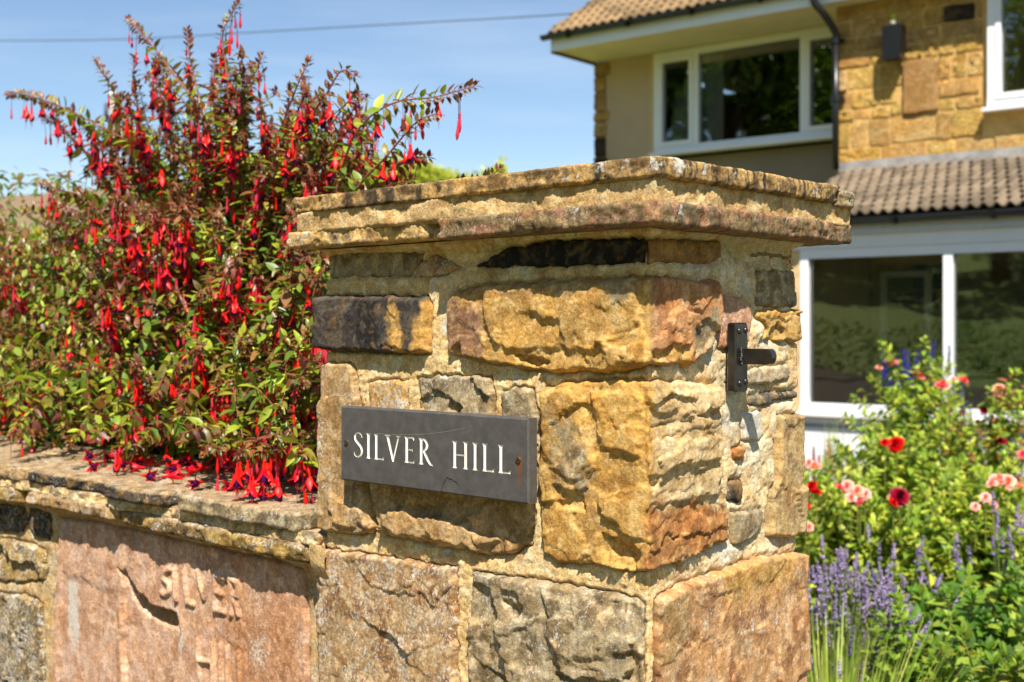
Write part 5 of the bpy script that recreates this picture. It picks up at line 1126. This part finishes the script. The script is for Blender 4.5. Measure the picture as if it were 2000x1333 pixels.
def tile_mesh(name, w, l, mat, rolls=2, th=.014, hgt=.022):
    n = 6 * rolls + 1; V = []
    for (y, up) in ((0.0, 0.0), (l, 0.0)):
        for lay in (0, -th):
            for i in range(n): x = w * i / (n - 1); V.append((x, y, hgt * (0.5 - 0.5 * math.cos(2 * math.pi * rolls * i / (n - 1))) ** 1.3 + lay))
    Q_ = [(i, i + 1, 2 * n + i + 1, 2 * n + i) for i in range(n - 1)] + [(n + i, 3 * n + i, 3 * n + i + 1, n + i + 1) for i in range(n - 1)] + [(i, n + i, n + i + 1, i + 1) for i in range(n - 1)]
    Q_ += [(0, 2 * n, 3 * n, n), (n - 1, 2 * n - 1, 4 * n - 1, 3 * n - 1)]
    return raw_mesh(name, V, [np.array(Q_)], mat=mat, smooth=True)
def tile_roof(parent, s_hi, s_lo, q0, z0, pitch, rows, expo, w, me, par_loc, cap=300, col0=0.0):
    # local tile x runs along -H (to the right), y up the slope, z away from it
    xs = -np.array([H[0], H[1], 0]); up = np.array([-NN[0] * math.cos(pitch), -NN[1] * math.cos(pitch), math.sin(pitch)]); nz_ = np.cross(xs, up); tilt = .08
    up2 = up * math.cos(tilt) - nz_ * math.sin(tilt); nz2 = np.cross(xs, up2); cnt = 0; rest = []
    for r in range(rows):
        s = s_hi + (0.5 * w if r % 2 else 0) * col0
        while s > s_lo:
            p = np.array(HP(s, q0, z0)) + up * (expo * r) + nz_ * .014; loc = p - par_loc
            M = Matrix(((xs[0], up2[0], nz2[0], loc[0]), (xs[1], up2[1], nz2[1], loc[1]), (xs[2], up2[2], nz2[2], loc[2]), (0, 0, 0, 1)))
            if cnt < cap: o = put('tile', me, parent); o.matrix_local = M
            cnt += 1; s -= w
def wloc(o):
    v = np.zeros(3)
    while o is not None: v = v + np.array(o.location); o = o.parent
    return v
tm1 = tile_mesh('tile', .235, .30, tile_m, 2, th=.022, hgt=.034)
tile_roof(roof, 3.30, -1.5, Q0 + .03, EAVE_Z + .175, PIT, 13, .19, .235, tm1, wloc(roof), col0=.5)
# roof planes under the tiles
a = Acc(); k_ = math.tan(PIT); a.add([HP(3.28, Q0, EAVE_Z + .155), HP(-6.6, Q0, EAVE_Z + .155), HP(-6.6, -2.9, EAVE_Z + .155 + (2.9 + Q0) * k_), HP(3.28, -2.9, EAVE_Z + .155 + (2.9 + Q0) * k_), HP(-6.6, -6.3, EAVE_Z + .155), HP(3.28, -6.3, EAVE_Z + .155)], [(0, 1, 2, 3), (3, 2, 4, 5)], [(0, 3, 5), (1, 4, 2)]); a.place('roof_deck', tile_m, roof, smooth=False)
# porch
PQ = 1.50; PZ = E + .883; PP = math.atan2(1.498 - .883 - .06, PQ); psl, psr = -.36, -4.6
porch_roof = thing_part('porch_roof', hs)
pl0 = np.array(hs.location)
a = Acc(); a.add([HP(-.20, 0.0, E + 1.47), HP(psr, 0.0, E + 1.47), HP(psr, PQ + .04, PZ + .02), HP(-.20, PQ + .04, PZ + .02), HP(-.20, 0, E + 1.43), HP(psr, 0, E + 1.43), HP(psr, PQ + .04, PZ - .02), HP(-.20, PQ + .04, PZ - .02)], [(0, 1, 2, 3), (4, 7, 6, 5), (0, 3, 7, 4), (2, 6, 7, 3)]); a.place('roof_deck', tile_d, porch_roof, smooth=False)
tm2 = tile_mesh('tile', .20, .27, tile_d, 2, th=.026, hgt=.040)
tile_roof(porch_roof, -.17, -4.55, PQ + .07, PZ + .045, PP, 10, .163, .20, tm2, pl0, col0=.5)
a = Acc(); a.box(HP, psr, -.02, .001, .03, E + 1.50, E + 1.62 - .03); a.box(HP, psr, -.12, .031, .17, E + 1.475, E + 1.50); a.place('lead_flashing', lead_m, porch_roof, smooth=False)
gutter(hs, psr, -.10, PQ + .12, PZ + .015)
hbox('porch_fascia', psr, -.14, PQ + .02, PQ + .055, PZ - .11, PZ + .02, plain('grey_white_fascia', tuple(lin(206, 212, 220)), rough=.4, var=.05))
hbox('porch_soffit', psr, -.16, 0.01, PQ + .019, PZ - .11, PZ - .095, soffit_m)
ZF1 = E + .66; ZF0 = E - .715
hbox('porch_head', psr, -.19, PQ - .10, PQ + .016, ZF1 + .002, PZ - .112, white_m)
stonep = hbox('porch_pier', -.345, -.25, PQ - .12, PQ - .01, 0, ZF1, plain('pale_stone_pier', tuple(lin(216, 184, 134)), rough=.95, var=.25, scale=8, bump=.8, dist=.02))
wp = window(-4.5, -.352, ZF0, ZF1, PQ - .07, [-1.62, -2.9], fr=.075, deep=.075, name='porch_window', sill=True)
hbox('porch_panel', -4.5, -.352, PQ - .06, PQ - .01, E - 1.30, ZF0 - .037, white_m); hbox('painted_shadow_line', -4.5, -.352, PQ - .009, PQ + .004, ZF0 - .13, ZF0 - .10, plain('painted_shadow_grey', tuple(lin(150, 152, 156)), rough=.6)); hbox('porch_plinth', -4.5, -.352, PQ - .07, PQ, 0, E - 1.302, mortar_h)  # thin grey strip across the panels: a shadow line put in as colour
hbox('porch_side', -.352, -.27, .0, PQ - .125, 0, ZF1, render_m); hbox('porch_floor', -4.5, -.36, .02, PQ - .08, 0.0, .05, inner_m)
wd = window(-.95, -.48, E - .55, E + .52, .012, [], fr=.05, name='inner_window', sill=False)
# downpipe with its swan neck
a = Acc(); pth = [HP(.08, Q0 + .06, EAVE_Z + .10), HP(.08, Q0 + .055, EAVE_Z + .0), HP(.02, Q0 - .02, EAVE_Z - .10), HP(-.035, .09, EAVE_Z - .26), HP(-.035, .075, EAVE_Z - .36), HP(-.035, .075, E + 1.52)]
a.tube(smooth_path(pth[:5], 16), .036, 10); a.tube([pth[4], pth[5]], .034, 10)
dp = a.place('downpipe', black_p, hs)
for zz in (EAVE_Z - .34, E + 2.2):
    a = Acc(); a.tube([HP(-.035, .075, zz - .03), HP(-.035, .075, zz + .03)], .043, 10); a.box(HP, -.10, .03, .0, .05, zz - .02, zz + .02); a.place('pipe_clip', black_p, dp, smooth=False)
# security lamp housing on the wall: a black box with a small bulb above it
ls, lY = solve(1755, A0, H)
lr = thing('security_light', HP(ls, .02, E + 2.49), 'black box lantern with a small yellow capped bulb fixed high on the stone wall', 'wall lamp')
a = Acc(); a.box(HP, ls - .085, ls + .085, .05, .185, E + 2.49, E + 2.80); a.box(HP, ls - .05, ls + .05, .0, .05, E + 2.55, E + 2.75); a.place('housing', black_p, lr, smooth=False)
def ball(c, r, mat, name, parent, sq=1.0):
    a = Acc(); n = 10; V = [(c[0] + r * math.sin(math.pi * i / 6) * math.cos(2 * math.pi * j / n), c[1] + r * math.sin(math.pi * i / 6) * math.sin(2 * math.pi * j / n), c[2] + sq * r * math.cos(math.pi * i / 6)) for i in range(7) for j in range(n)]
    a.add(V, [(i * n + j, i * n + (j + 1) % n, (i + 1) * n + (j + 1) % n, (i + 1) * n + j) for i in range(6) for j in range(n)]); return a.place(name, mat, parent)
ball(HP(ls + .0, .12, E + 2.835), .034, plain('bulb_white', (.8, .72, .55), rough=.3), 'bulb', lr); ball(HP(ls + .0, .12, E + 2.885), .034, plain('bulb_cap', (.45, .42, .02), rough=.4), 'bulb_cap', lr, 1.2)

# ================================================================== garden right of the pillar
def garden_plant(name, base, label, cat, group=None): return thing(name, base, label, cat, group)
RL = [lin(148,170,56), lin(118,146,46), lin(176,186,66), lin(98,128,44), lin(190,190,78), lin(134,154,58)]
RLR = [lin(150,88,54), lin(126,140,52), lin(166,104,62), lin(132,156,56)]
gstem = (lin(92, 108, 44), lin(116, 120, 52))
def rose_arr(seed, col, col2):
    rg = random.Random(seed); a = Acc()
    for ring, (cnt, r, tilt, L_) in enumerate(((4, .05, .10, .60), (6, .14, .32, .72), (7, .24, .60, .80), (8, .32, .95, .85), (8, .38, 1.25, .85))):
        for k in range(cnt):
            an = k * 2 * math.pi / cnt + ring * .5 + rg.uniform(-.2, .2); dx, dy = math.cos(an), math.sin(an); V = []; t0 = tilt * rg.uniform(.85, 1.15)
            for i in range(4):
                f = i / 3; w = (.14 + .24 * math.sin(math.pi * (.15 + .7 * f))) * (.5 + .22 * ring); rad = r * (.3 + f) + L_ * math.sin(t0) * f * .7; z = L_ * math.cos(t0) * f * .8 - .02 * ring - (0.12 * f * f if ring > 1 else -.05 * f)
                V += [(rad * dx * .82 - w * dy, rad * dy * .82 + w * dx, z + .04), (rad * dx, rad * dy, z - .03), (rad * dx * .82 + w * dy, rad * dy * .82 - w * dx, z + .04)]
            c = col if ring < 2 else col2; a.add(V, [q for i in range(3) for q in ((i * 3, i * 3 + 1, i * 3 + 4, i * 3 + 3), (i * 3 + 1, i * 3 + 2, i * 3 + 5, i * 3 + 4))], tint=c * rg.uniform(.85, 1.1))
    return a.arrays()
PINKR = (lin(232,76,92), lin(240,128,138)); SALM = (lin(240,150,130), lin(244,190,172)); REDR = (lin(190,8,14), lin(214,22,26)); CRIM = (lin(120,4,26), lin(150,10,44)); PALE = (lin(240,150,150), lin(246,196,190))
def rmesh(n, c, s): V, q, t, cc = rose_arr(s, *c); return raw_mesh(n, V, q + t, tint=cc, mat=M_PETAL)
ROSE = {k: [rmesh('rose_flower', c, i + 1) for i in range(2)] for k, c in (('pink', PINKR), ('salmon', SALM), ('red', REDR), ('crimson', CRIM), ('pale', PALE))}
def bush(name, base, rx, ry, h, n, label, cat, seed, tints=RL, leaf=(.030, .062), group=None, flowers=(), bot=.15, tpl=LS, inner=500, stems=14):
    pl = Plant(seed); rg = pl.rg; bx, by = base
    for i in range(n):
        th = rg.uniform(0, 6.28); u = rg.uniform(bot, 1); rr_ = math.sqrt(max(0, 1 - (abs(u - .45) / .62) ** 2.4)) * rg.uniform(.55, 1.05); tip = np.array([bx + rx * rr_ * math.cos(th), by + ry * rr_ * math.sin(th), h * u * rg.uniform(.86, 1.06)])
        b = np.array([bx + (tip[0] - bx) * .3, by + (tip[1] - by) * .3, max(.02, tip[2] - rg.uniform(.18, .34))]); m = (tip + b) / 2 + np.array([0, 0, .03])
        pl.shoot([b, m, tip], leafy=.9, node=.032, l0=leaf[0], l1=leaf[1], flowers=0, n=6, whorl=3, tintset=tints, stemcol=gstem, rad=(.004, .0015))
    for i in range(inner):
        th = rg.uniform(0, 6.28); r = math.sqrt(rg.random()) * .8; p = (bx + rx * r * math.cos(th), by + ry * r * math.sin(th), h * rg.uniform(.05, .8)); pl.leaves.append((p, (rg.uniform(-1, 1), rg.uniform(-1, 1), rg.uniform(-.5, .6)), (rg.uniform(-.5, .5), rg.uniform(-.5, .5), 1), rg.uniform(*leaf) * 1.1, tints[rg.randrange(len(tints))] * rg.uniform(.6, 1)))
    for k in range(stems): pl.stems.tube([(bx + rg.uniform(-.06, .06), by + rg.uniform(-.06, .06), 0), (bx + rg.uniform(-.5, .5) * rx, by + rg.uniform(-.5, .5) * ry, h * .6)], .005, 5, gstem[0])
    rt = thing(name, (bx, by, 0), label, cat, group)
    for (px_, py_, Y, kind, d, sd) in flowers:
        p = Wp(px_, py_, Y); pl.stems.tube([p - np.array([0, 0, .16]), p], .0025, 4, gstem[1], False)
        for k in range(3): pl.leaves.append((p - np.array([0, 0, .03]), (rg.uniform(-1, 1), rg.uniform(-1, 1), .2), (0, 0, 1), d * .45, tints[0]))
        o = put('rose_flower', ROSE[kind][sd % 2], rt, tuple(p - np.array(rt.location))); o.scale = (d * .46,) * 3; o.rotation_euler = (rg.uniform(.2, 1.1), rg.uniform(-.5, .5), rg.uniform(-.8, .8))
    V, q, c = stack_leaves(pl.leaves, tpl, seed); place('foliage', V, [q], rt, tint=c, mat=M_GLEAF, kind='stuff'); pl.stems.place('stems', M_STEM, rt, kind='stuff'); return rt
def gx(px, Y): return ((px - 1000) / F * Y, Y)
bush('rose_bush', gx(1790, 6.6), .36, .30, 1.28, 120, 'tall rose bush topped with pink blooms in front of the middle porch mullion', 'rose bush', 41, flowers=[
  (1742,708,6.6,'pink',.075,0),(1717,718,6.6,'salmon',.045,1),(1795,733,6.5,'pink',.070,1),(1812,740,6.5,'salmon',.04,0),(1840,753,6.4,'pink',.085,0),(1862,744,6.5,'pale',.06,1),(1882,744,6.4,'pink',.07,1)])
bush('rose_bush', gx(1750, 5.5), .42, .30, .98, 130, 'leafy rose bush carrying one scarlet bloom in the middle of the bed', 'rose bush', 42, flowers=[(1750,869,5.2,'red',.085,0),(1728,864,5.2,'red',.045,1),(1640,985,5.1,'pale',.03,1)])
bush('rose_bush', gx(1935, 5.9), .30, .28, 1.12, 80, 'rose bush with bronze young leaves and crimson blooms before the right-hand porch pane', 'rose bush', 43, tints=RL + RLR, flowers=[(1952,763,5.9,'salmon',.085,0),(1924,802,5.8,'crimson',.06,1),(1948,832,5.8,'crimson',.055,0),(1954,862,5.7,'crimson',.065,1),(1998,888,5.6,'pink',.06,1)])
bush('rose_bush', gx(1640, 4.8), .30, .26, .82, 90, 'low rose bush with a cluster of pale pink blooms just beside the pillar', 'rose bush', 44, flowers=[
  (1655,950,4.5,'pale',.055,0),(1675,960,4.5,'salmon',.06,1),(1662,972,4.45,'pale',.05,1),(1690,965,4.5,'pale',.05,0),(1680,982,4.4,'pink',.04,0),(1640,952,4.5,'pink',.04,1),(1592,912,4.6,'salmon',.06,1),(1580,905,4.7,'pale',.05,0),(1586,950,4.6,'red',.05,0),(1596,962,4.6,'red',.045,1),(1574,990,4.5,'red',.04,1),(1580,1030,4.3,'salmon',.04,0)])
bush('rose_bush', gx(1870, 4.6), .36, .28, .80, 110, 'rose bush with one dark red bloom and glossy leaves at the centre of the bed', 'rose bush', 45, flowers=[(1757,970,4.5,'crimson',.085,0),(1745,982,4.45,'red',.04,1)])
bush('rose_bush', gx(1985, 4.7), .30, .26, .86, 90, 'rose bush with clusters of pale salmon blooms at the right edge of the bed', 'rose bush', 46, flowers=[(1950,938,4.5,'pale',.075,0),(1968,942,4.5,'salmon',.07,1),(1938,945,4.45,'pale',.05,1),(1925,972,4.4,'pale',.045,0),(1940,985,4.4,'salmon',.045,1),(1905,990,4.4,'pale',.04,0),(1990,950,4.5,'salmon',.06,0)])
bush('leafy_shrub', gx(1900, 3.6), .24, .24, .62, 70, 'broad-leaved glossy shrub in front of the dark red rose', 'shrub', 47, leaf=(.04, .085), tints=[lin(88,124,36), lin(120,150,50), lin(66,100,34), lin(142,160,56)])
bush('leafy_shrub', gx(1960, 3.0), .22, .20, .60, 70, 'low glossy shrub with reddish leaf tips, lowest and nearest in the bed', 'shrub', 48, leaf=(.035, .075), tints=[lin(104,132,38), lin(132,152,50), lin(72,100,34), lin(150,150,54)])
bush('leafy_shrub', gx(1810, 3.3), .20, .18, .60, 60, 'light green spreading shrub between the lavender and the broad-leaved shrub', 'shrub', 49, leaf=(.025, .05), tints=[lin(120,146,50), lin(100,130,40), lin(140,160,60)])
# lavender: a cushion of grey-green stalks, every flower spike a part
LAV = [lin(154,138,178), lin(134,120,164), lin(170,154,188), lin(150,136,162)]
def spike_mesh(seed, col, n=7, mat=M_PETAL, w=.0065, L_=.048, cnt=7):
    rg = random.Random(seed); a = Acc()
    for i in range(cnt):
        z = L_ * i / cnt + (0 if i else -.012)
        for k in range(4):
            an = rg.uniform(0, 6.28); dx, dy = math.cos(an), math.sin(an); r = w * (1.1 - .5 * i / cnt); c = (dx * r * .5, dy * r * .5, z); s = r * rg.uniform(.6, .9)
            a.add([(c[0] + s, c[1], c[2]), (c[0] - s * .5, c[1] + s * .87, c[2]), (c[0] - s * .5, c[1] - s * .87, c[2]), (c[0] + dx * s * .4, c[1] + dy * s * .4, c[2] + s * 1.5), (c[0], c[1], c[2] - s * .6)], tris=[(0, 1, 3), (1, 2, 3), (2, 0, 3), (0, 4, 1), (1, 4, 2), (2, 4, 0)], tint=col * rg.uniform(.75, 1.2))
    V, q, t, c = a.arrays(); return raw_mesh('flower_spike', V, q + t, tint=c, mat=mat)
SP = [spike_mesh(i, LAV[i]) for i in range(4)]
def lavender(px, Y, h, n, label, seed, spread=.30):
    rg = random.Random(seed); bx, by = gx(px, Y); rt = thing('lavender_plant', (bx, by, 0), label, 'lavender', 'lavender plants in the bed'); a = Acc()
    for i in range(n * 3):
        th = rg.uniform(0, 6.28); r = math.sqrt(rg.random()); top = np.array([bx + spread * r * math.cos(th), by + spread * r * math.sin(th), h * (1 - .35 * r * r) * rg.uniform(.82, 1.04)]); fl = i < n; f = 1 if fl else rg.uniform(.45, .8)
        b = np.array([bx + spread * .2 * r * math.cos(th), by + spread * .2 * r * math.sin(th), .02]); m = (b + top) / 2 + np.array([0, 0, .06]); P = smooth_path([b, m, b + (top - b) * f if not fl else top], 6)
        if fl: a.tube(P, .0013, 3, lin(120, 138, 70) * rg.uniform(.8, 1.2), False)
        else:
            e = P[-1] - P[-2]; sd_ = np.array([rg.uniform(-1, 1), rg.uniform(-1, 1), 0]); sd_ = sd_ / np.linalg.norm(sd_) * .0035; k = len(P); W_ = np.linspace(1, .1, k)[:, None]; V = np.concatenate([P - sd_ * W_, P + sd_ * W_]); a.add(V, [(j, j + 1, k + j + 1, k + j) for j in range(k - 1)], tint=rg.choice([lin(150,164,80), lin(176,178,96), lin(120,140,66), lin(196,186,120)]) * rg.uniform(.8, 1.15))
        if fl:
            o = put('flower_spike', SP[rg.randrange(4)], rt, tuple(top - np.array(rt.location))); d = P[-1] - P[-2]; o.rotation_euler = Vector(d).to_track_quat('Z', 'Y').to_euler(); s = rg.uniform(.8, 1.25); o.scale = (s, s, s)
    a.place('stalks', M_GLEAF, rt, kind='stuff')
lavender(1625, 3.55, .68, 190, 'dense purple lavender cushion growing hard against the gate pillar', 61, .26)
lavender(1735, 3.9, .68, 40, 'thin lavender with taller stalks, second from the pillar', 62, .24)
lavender(1650, 3.05, .50, 14, 'yellow-green lavender tuft lowest in the bed beside the pillar foot', 63, .20)
lavender(1960, 4.0, .74, 26, 'sparse lavender among the leaves near the right edge of the bed', 64, .30)
def grassy(px, Y, h, n, label, seed, spread=.12, tints=(lin(150,170,70), lin(120,150,54), lin(176,180,92)), name='grass_clump'):
    rg = random.Random(seed); bx, by = gx(px, Y); rt = thing(name, (bx, by, 0), label, 'grass clump'); a = Acc()
    for i in range(n):
        th = rg.uniform(0, 6.28); r = rg.random(); L_ = h * rg.uniform(.6, 1.05); b = np.array([bx + .03 * math.cos(th), by + .03 * math.sin(th), 0]); t = b + np.array([spread * r * math.cos(th), spread * r * math.sin(th), L_]); m = (b + t) / 2 + np.array([0, 0, .05]); P = smooth_path([b, m, t], 6); k = len(P); s_ = np.array([-math.sin(th), math.cos(th), 0]) * .0035 * rg.uniform(.6, 1.4); W_ = np.sqrt(np.linspace(1, .02, k))[:, None]
        a.add(np.concatenate([P - s_ * W_, P + s_ * W_]), [(j, j + 1, k + j + 1, k + j) for j in range(k - 1)], tint=rg.choice(tints) * rg.uniform(.8, 1.1))
    a.place('blade', M_GLEAF, rt, kind='stuff')
grassy(1630, 6.0, .92, 90, 'upright strappy clump rising before the white porch panel beside the pillar', 71, .10)
grassy(1655, 5.2, .78, 50, 'straw coloured seed stems standing behind the pale pink roses', 72, .07, (lin(190,160,70), lin(200,180,100), lin(150,160,60)))
grassy(1625, 2.95, .62, 420, 'bright yellow-green grass tuft at the foot of the pillar', 73, .34)
# blue salvia spires behind the pink roses
def spires(px, Y, n, h, col, label, seed, name, cat, spread=.16, w=.012, ln=.16):
    rg = random.Random(seed); bx, by = gx(px, Y); rt = thing(name, (bx, by, 0), label, cat); ms = [spike_mesh(seed + i, col, w=w, L_=ln, cnt=11) for i in range(3)]; a = Acc(); lv = []
    for i in range(n):
        t = np.array([bx + rg.uniform(-spread, spread), by + rg.uniform(-.1, .1), h * rg.uniform(.84, 1.0) - ln]); a.tube([(bx + rg.uniform(-.04, .04), by, 0), t, t + np.array([0, 0, ln])], .0022, 4, lin(80, 96, 60), False); o = put('flower_spike', ms[i % 3], rt, tuple(t - np.array(rt.location))); o.rotation_euler = (rg.uniform(-.15, .15), rg.uniform(-.2, .2), rg.uniform(0, 6))
        for k in range(26): z = rg.uniform(.2, .95); lv.append((np.array([bx, by, 0]) * (1 - z) + t * z, (rg.uniform(-1, 1), rg.uniform(-1, 1), .1), (0, 0, 1), rg.uniform(.03, .05), RL[rg.randrange(6)]))
    a.place('stem', M_STEM, rt); V, q, c = stack_leaves(lv, LS, seed); place('foliage', V, [q], rt, tint=c, mat=M_GLEAF, kind='stuff')
spires(1785, 7.2, 11, 1.32, lin(52,44,160), 'deep blue salvia spires rising behind the tall pink rose', 81, 'salvia_plant', 'salvia', .20)
spires(1905, 7.4, 4, 1.05, lin(52,44,160), 'short blue salvia between the mullion and the bronze-leaved rose', 82, 'salvia_plant', 'salvia', .10)
spires(1597, 6.4, 12, .78, lin(206,60,96), 'haze of small rose-red flower spires between pillar and porch panel', 83, 'penstemon_plant', 'penstemon', .16, .010, .12)
bush('leafy_shrub', gx(1600, 5.6), .28, .25, .55, 60, 'green mound of foliage below the rose-red spires behind the pillar', 'shrub', 50)
# foliage filling the back of the bed
bush('leafy_shrub', gx(1870, 7.0), .55, .30, .80, 90, 'dark green shrub along the white porch panels', 'shrub', 51, tints=RL[:4], leaf=(.03, .055))

# ================================================================== behind the fuchsia
def hedge(name, x0, x1, y0, depth, h0, h1, label, seed, n, tints, leaf=(.05, .09)):
    rg = random.Random(seed); lv = []; rt = thing(name, ((x0 + x1) / 2, y0 + depth / 2, 0), label, 'hedge')
    for i in range(n):
        u = rg.random(); x = x0 + (x1 - x0) * u; H_ = h0 + (h1 - h0) * u + .12 * math.sin(x * 2.1) + .08 * math.sin(x * 5.3 + 1)
        if rg.random() < .45: y = y0 + depth * rg.random(); z = H_ + rg.uniform(-.15, .08)
        else: y = y0 + rg.uniform(-.06, .12); z = rg.uniform(.03, 1) * H_
        lv.append(((x, y, z), (rg.uniform(-1, 1), rg.uniform(-1, .2), rg.uniform(-.1, 1.2)), (rg.uniform(-.6, .6), -.6, 1), rg.uniform(*leaf), tints[rg.randrange(len(tints))] * rg.uniform(.75, 1.2)))
    V, q, c = stack_leaves(lv, LS, seed); place('foliage', V, [q], rt, tint=c, mat=M_HEDGE, kind='stuff')
    a = Acc(); a.box(lambda p, r, s: (p, r, s * (h0 + (h1 - h0) * (p - x0) / (x1 - x0)) - (.2 if s > .5 else 0)), x0, x1, y0 + .12, y0 + depth, 0, 1, tint=lin(60, 76, 26)); a.place('dark_filler_box', M_STEM, rt, smooth=False)  # solid dark box added inside the hedge, its inner shade given as colour
hedge('hedge', -3.6, -.08, 14.0, 1.5, E + 1.96, E + 1.82, 'tall clipped yellow-green hedge showing just above the pillar cap', 91, 19000, [lin(168,176,60), lin(146,160,48), lin(186,190,78)])
def backshrub(px, Y, rx, h, label, seed, tints, n=150, name='background_shrub'): bush(name, gx(px, Y), rx, rx * .6, h, n, label, 'shrub', seed, tints=tints, leaf=(.03, .055), inner=900, bot=.1)
backshrub(60, 3.9, .55, E + .36, 'orange and green leaved shrub beyond the left end of the fuchsia', 92, [lin(176,98,44), lin(150,140,50), lin(110,134,44), lin(186,120,60), lin(130,150,60)], 260)
backshrub(240, 3.7, .45, E + .28, 'yellow-green shrub glimpsed through the left half of the fuchsia', 93, [lin(150,166,50), lin(110,140,40), lin(170,150,60), lin(90,120,40)], 240)
backshrub(430, 3.6, .45, E + .30, 'mid-green shrub behind the middle of the fuchsia', 94, [lin(96,130,38), lin(120,146,46), lin(76,110,32)], 240)
backshrub(600, 3.5, .35, E + .22, 'deep green shrub tucked behind the pillar and the fuchsia', 95, [lin(96,130,38), lin(120,146,46), lin(76,110,32)], 200)
# pole and overhead line
wood = plain('weathered_pole', tuple(lin(150, 140, 128)), rough=.9, var=.2, scale=4); pX, pY = gx(220, 30.0)
pr = thing('utility_pole', (pX, pY, float(ground_height(np.array([pX]), np.array([pY]))[0])), 'grey telephone pole standing far off behind the fuchsia', 'pole')
ztop = zof(192, 30.0); a = Acc(); a.tube([(pX, pY, pr.location.z - .3), (pX, pY, ztop)], np.array([.11, .075]), 10); a.place('post', wood, pr)
a = Acc(); a.tube([(pX - .02, pY, ztop - .01), (pX - .02, pY, ztop + .16)], .085, 8); a.place('cap', plain('pale_cap', (.7, .7, .68), rough=.6), pr); a = Acc(); a.tube([(pX - .12, pY - .12, ztop - .5), (pX - .12, pY - .12, ztop - .15)], .045, 8); a.place('insulator', plain('dark_fitting', (.08, .08, .09), rough=.6), pr)
a = Acc(); P = [Wp(-120, 78, 24), Wp(0, 80, 23), Wp(250, 77, 21.5), Wp(520, 62, 20), Wp(800, 46, 18.5), Wp(1050, 32, 17), Wp(1130, 26, 16.4)]; a.tube(smooth_path(P, 40), .0085, 5)
tw = a.place('telephone_wire', plain('wire_black', (.06, .07, .09), rough=.5), None); tw['label'] = 'thin dark overhead wire crossing the sky above the fuchsia to the roof'; tw['category'] = 'wire'
# a distant spire of a conifer, tiny above the hedge
def tree(x, y, h, rad, label, seed, tints, n=2600, leaf=(.25, .5), conifer=False, group=None):
    rg = random.Random(seed); g = float(ground_height(np.array([x]), np.array([y]))[0]); rt = thing('conifer_tree' if conifer else 'broadleaf_tree', (x, y, g), label, 'tree', group); a = Acc(); lv = []
    a.tube(smooth_path([(x, y, g - .3), (x + rg.uniform(-.3, .3), y, g + h * .3), (x, y, g + h * .8)], 8), np.linspace(.03 * h, .006 * h, 9)[:len(smooth_path([(0, 0, 0), (0, 0, 1), (0, 0, 2)], 8))], 7, lin(84, 68, 50))
    cl = [(rg.uniform(-.7, .7) * rad, rg.uniform(-.7, .7) * rad, h * rg.uniform(.38, .92), rad * rg.uniform(.28, .5)) for _ in range(16)]
    for c in cl: a.tube([(x, y, g + c[2] * .6), (x + c[0], y + c[1], g + c[2])], np.array([.012 * h, .003 * h]), 5, lin(84, 68, 50))
    for i in range(n):
        if conifer:
            u = rg.random() ** .8; th = rg.uniform(0, 6.28); r = rad * (1 - u) * rg.uniform(.5, 1); p = (x + r * math.cos(th), y + r * math.sin(th), g + h * (.12 + .88 * u))
        else:
            c = cl[rg.randrange(16)]; v = np.array([rg.gauss(0, 1), rg.gauss(0, 1), rg.gauss(0, 1)]); v = v / np.linalg.norm(v) * rg.uniform(.6, 1.05) * c[3]; p = (x + c[0] + v[0], y + c[1] + v[1], g + c[2] + v[2] * .8)
        lv.append((p, (rg.uniform(-1, 1), rg.uniform(-1, 1), rg.uniform(-.6, .5)), (rg.uniform(-.5, .5), rg.uniform(-.5, .5), 1), rg.uniform(*leaf), tints[rg.randrange(len(tints))] * rg.uniform(.6, 1.2)))
    V, q, c = stack_leaves(lv, LS, seed); place('crown', V, [q], rt, tint=c, mat=M_GLEAF); a.place('trunk', M_STEM, rt)
cx, cy = gx(966, 60.0); gg = float(ground_height(np.array([cx]), np.array([cy]))[0])
tree(cx, cy, max(2.0, zof(322, 60.0) - gg), .5, 'tiny distant conifer tip above the clipped hedge', 101, [lin(170,190,190), lin(150,176,176)], 160, (.15, .3), True)  # pale leaf tints: haze of distance put into the colour
# woodland across the lane, behind the photographer: it shows in the window panes
TG = [lin(110,136,50), lin(90,118,40), lin(140,160,60)]
TLAB = ['smallest rounded tree across the lane, level with the viewpoint','second tree of the row across the lane','middle tree of the row across the lane','tree at the open end of the row beside the house','low tree behind the viewpoint towards the lane corner','tall spreading tree standing behind the row','tall tree in the thick of the wood','tree at the back of the wood by the lane','low tree nearest straight behind the viewpoint','tallest tree of the wood, standing hindmost']
for i, (x, y, h, r_) in enumerate(((-34,-1,13,5),(-38,-9,14,5.5),(-36,-17,14,5.5),(-42,4,13,6),(-30,-24,13,5.5),(-46,-4,15,7),(-46,-15,15,7),(-38,-29,14,6),(-24,-32,12,5.5),(-52,-10,17,8))):
    tree(x, y, h, r_, TLAB[i], 200 + i, TG, 3600, (.5, .8), group='trees across the lane')

def side_hedge():
    rg = random.Random(7); lv = []; rt = thing('hedge', (-17.0, -8.0, 0), 'low clipped hedge along the lane behind the viewpoint', 'hedge')
    for i in range(5000):
        y = rg.uniform(-19, 3); lv.append(((-17 + rg.uniform(-.5, .5), y, float(ground_height(np.array([-17.0]), np.array([y]))[0]) + rg.uniform(.1, 1.35) + .15 * math.sin(y * 1.7)), (rg.uniform(-.2, 1), rg.uniform(-1, 1), rg.uniform(-.1, 1)), (.6, rg.uniform(-.6, .6), 1), rg.uniform(.12, .2), TG[rg.randrange(3)] * rg.uniform(.5, 1)))
    V, q, c = stack_leaves(lv, LS, 7); place('foliage', V, [q], rt, tint=c, mat=M_HEDGE, kind='stuff')
side_hedge()
